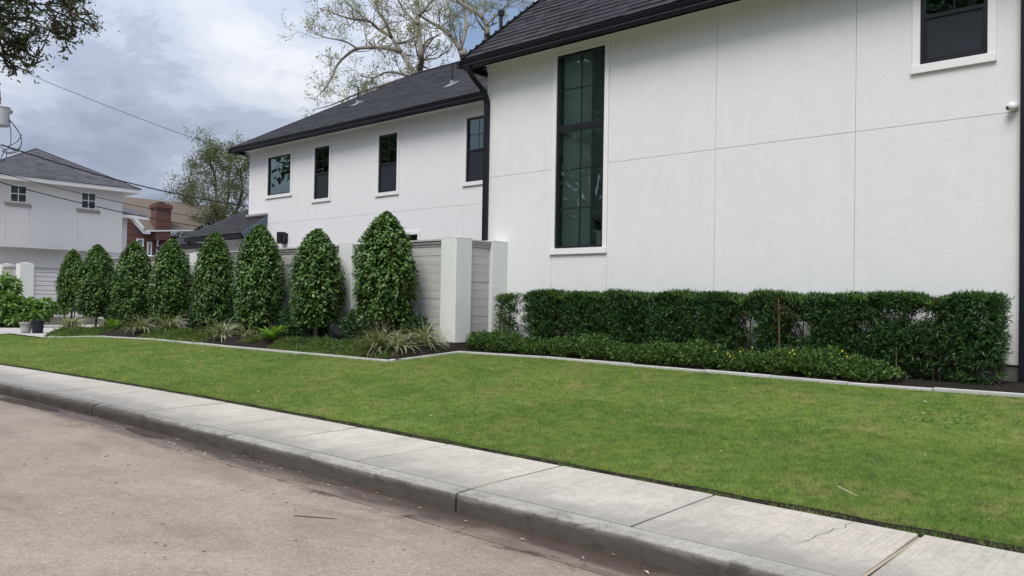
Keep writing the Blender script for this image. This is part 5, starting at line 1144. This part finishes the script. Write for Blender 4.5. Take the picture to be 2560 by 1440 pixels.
def scatter_litter():
    r = np.random.default_rng(8); n1, n2 = 105, 90
    x = np.concatenate([r.uniform(-13, .2, n1), r.uniform(-24, -13, 40)]); y = r.uniform(5.9, 10.6, len(x)); k = y < edge_y(x) - .15; x, y = x[k], y[k]; P = np.stack([x, y, lawn_z(x, y) + .035], 1); n = len(P)
    D = rdir(n) * np.array([1, 1, .15]); l = r.uniform(.02, .055, n)
    o = link('leaf_litter', leaf_mesh('leaf_litter', P, D, np.tile([0, 0, 1.], (n, 1)) + rdir(n) * .25, l, l * .45, M['litter']), kind='stuff'); tag(o, 'scattered pale dry leaf bits lying on the lawn', 'litter')
    x = np.concatenate([r.uniform(-12, -1, 55), r.uniform(-12, -2, 60)]); y = np.concatenate([r.uniform(1.8, 3.9, 55), r.uniform(4.0, 4.28, 60)]); y = y + shift(x); P = np.stack([x, y, np.full(len(x), .012)], 1); n = len(P); D = rdir(n) * np.array([1, 1, .1]); l = r.uniform(.012, .05, n)
    o = link('leaf_litter', leaf_mesh('leaf_litter', P, D, np.tile([0, 0, 1.], (n, 1)) + rdir(n) * .3, l, l * .4, M['litter']), kind='stuff'); tag(o, 'pale leaf bits and crumbs lying on the road and in the gutter', 'litter')
    x = np.concatenate([r.uniform(-9, -.5, 90), r.uniform(-9, -2, 60)]); y = np.concatenate([r.uniform(5.8, 10, 90), r.uniform(2.2, 4.25, 60)]); z = np.where(y < 4.4, .012, lawn_z(x, y) + .035); P = np.stack([x, y, z], 1); n = len(P); D = rdir(n) * np.array([1, 1, .12]); l = r.uniform(.015, .05, n)
    o = link('twig_litter', leaf_mesh('twig_litter', P, D, np.tile([0, 0, 1.], (n, 1)), l, l * .22, M['litter_dark']), kind='stuff'); tag(o, 'small dark twigs and leaf scraps on lawn and road', 'litter')
    xs = np.concatenate([r.uniform(-20, -14, 500), r.uniform(-3.2, .3, 900)]); ys = np.concatenate([r.uniform(5.6, 8.6, 500), r.uniform(7.6, 10.2, 900)]); k = np.sin(xs * 2.2) * np.sin(ys * 2.9) > .25; xs, ys = xs[k], ys[k]; n = len(xs); P = np.stack([xs, ys, lawn_z(xs, ys) + .02], 1); l = r.uniform(.03, .06, n)
    D = rdir(n) * np.array([1, 1, .2]) + np.array([0, 0, .25])
    o = link('clover', leaf_mesh('clover', P, D, np.tile([0, 0, 1.], (n, 1)) + rdir(n) * .2, l, l * .7, M['fig']), kind='stuff'); tag(o, 'broad-leaved clover weeds growing in patches of the lawn', 'weeds')
scatter_litter()
def lz(x, y): return float(lawn_z(x, y))
o = MB().tube([(-2.28, 6.22, lz(-2.28, 6.22) + .045), (-2.18, 6.12, lz(-2.2, 6.1) + .055), (-2.08, 6.08, lz(-2, 6) + .045)], [.002, .003, .0015], 5).build('dry_twig', M['litter']); tag(o, 'pale curved dry twig lying on the lawn near the sidewalk', 'twig')
o = MB().tube([(-5.15, 3.35, .012), (-5.0, 3.42, .016), (-4.86, 3.52, .012)], [.003, .004, .002], 5).build('dry_twig', M['litter_dark']); tag(o, 'dark thin twig lying on the road near the gutter', 'twig')
# crack across the nearest sidewalk slab
o = MB(); P = [(-1.93, 5.58), (-1.95, 5.47), (-1.92, 5.40), (-1.97, 5.32), (-1.96, 5.22), (-2.0, 5.12), (-1.99, 5.0), (-2.02, 4.86)]
for (a, b_), (c, d) in zip(P[:-1], P[1:]): o.add([(a - .0018, b_, .1725), (a + .0018, b_, .1725), (c + .0014, d, .1685), (c - .0014, d, .1685)], [(0, 1, 2, 3)])
for i in range(len(o.v)): x, y, z = o.v[i]; o.v[i] = (x, y, .150 + (y - 4.462) / 1.138 * .020 + .0035)
o.build('crack', M['joint'], sidewalk)
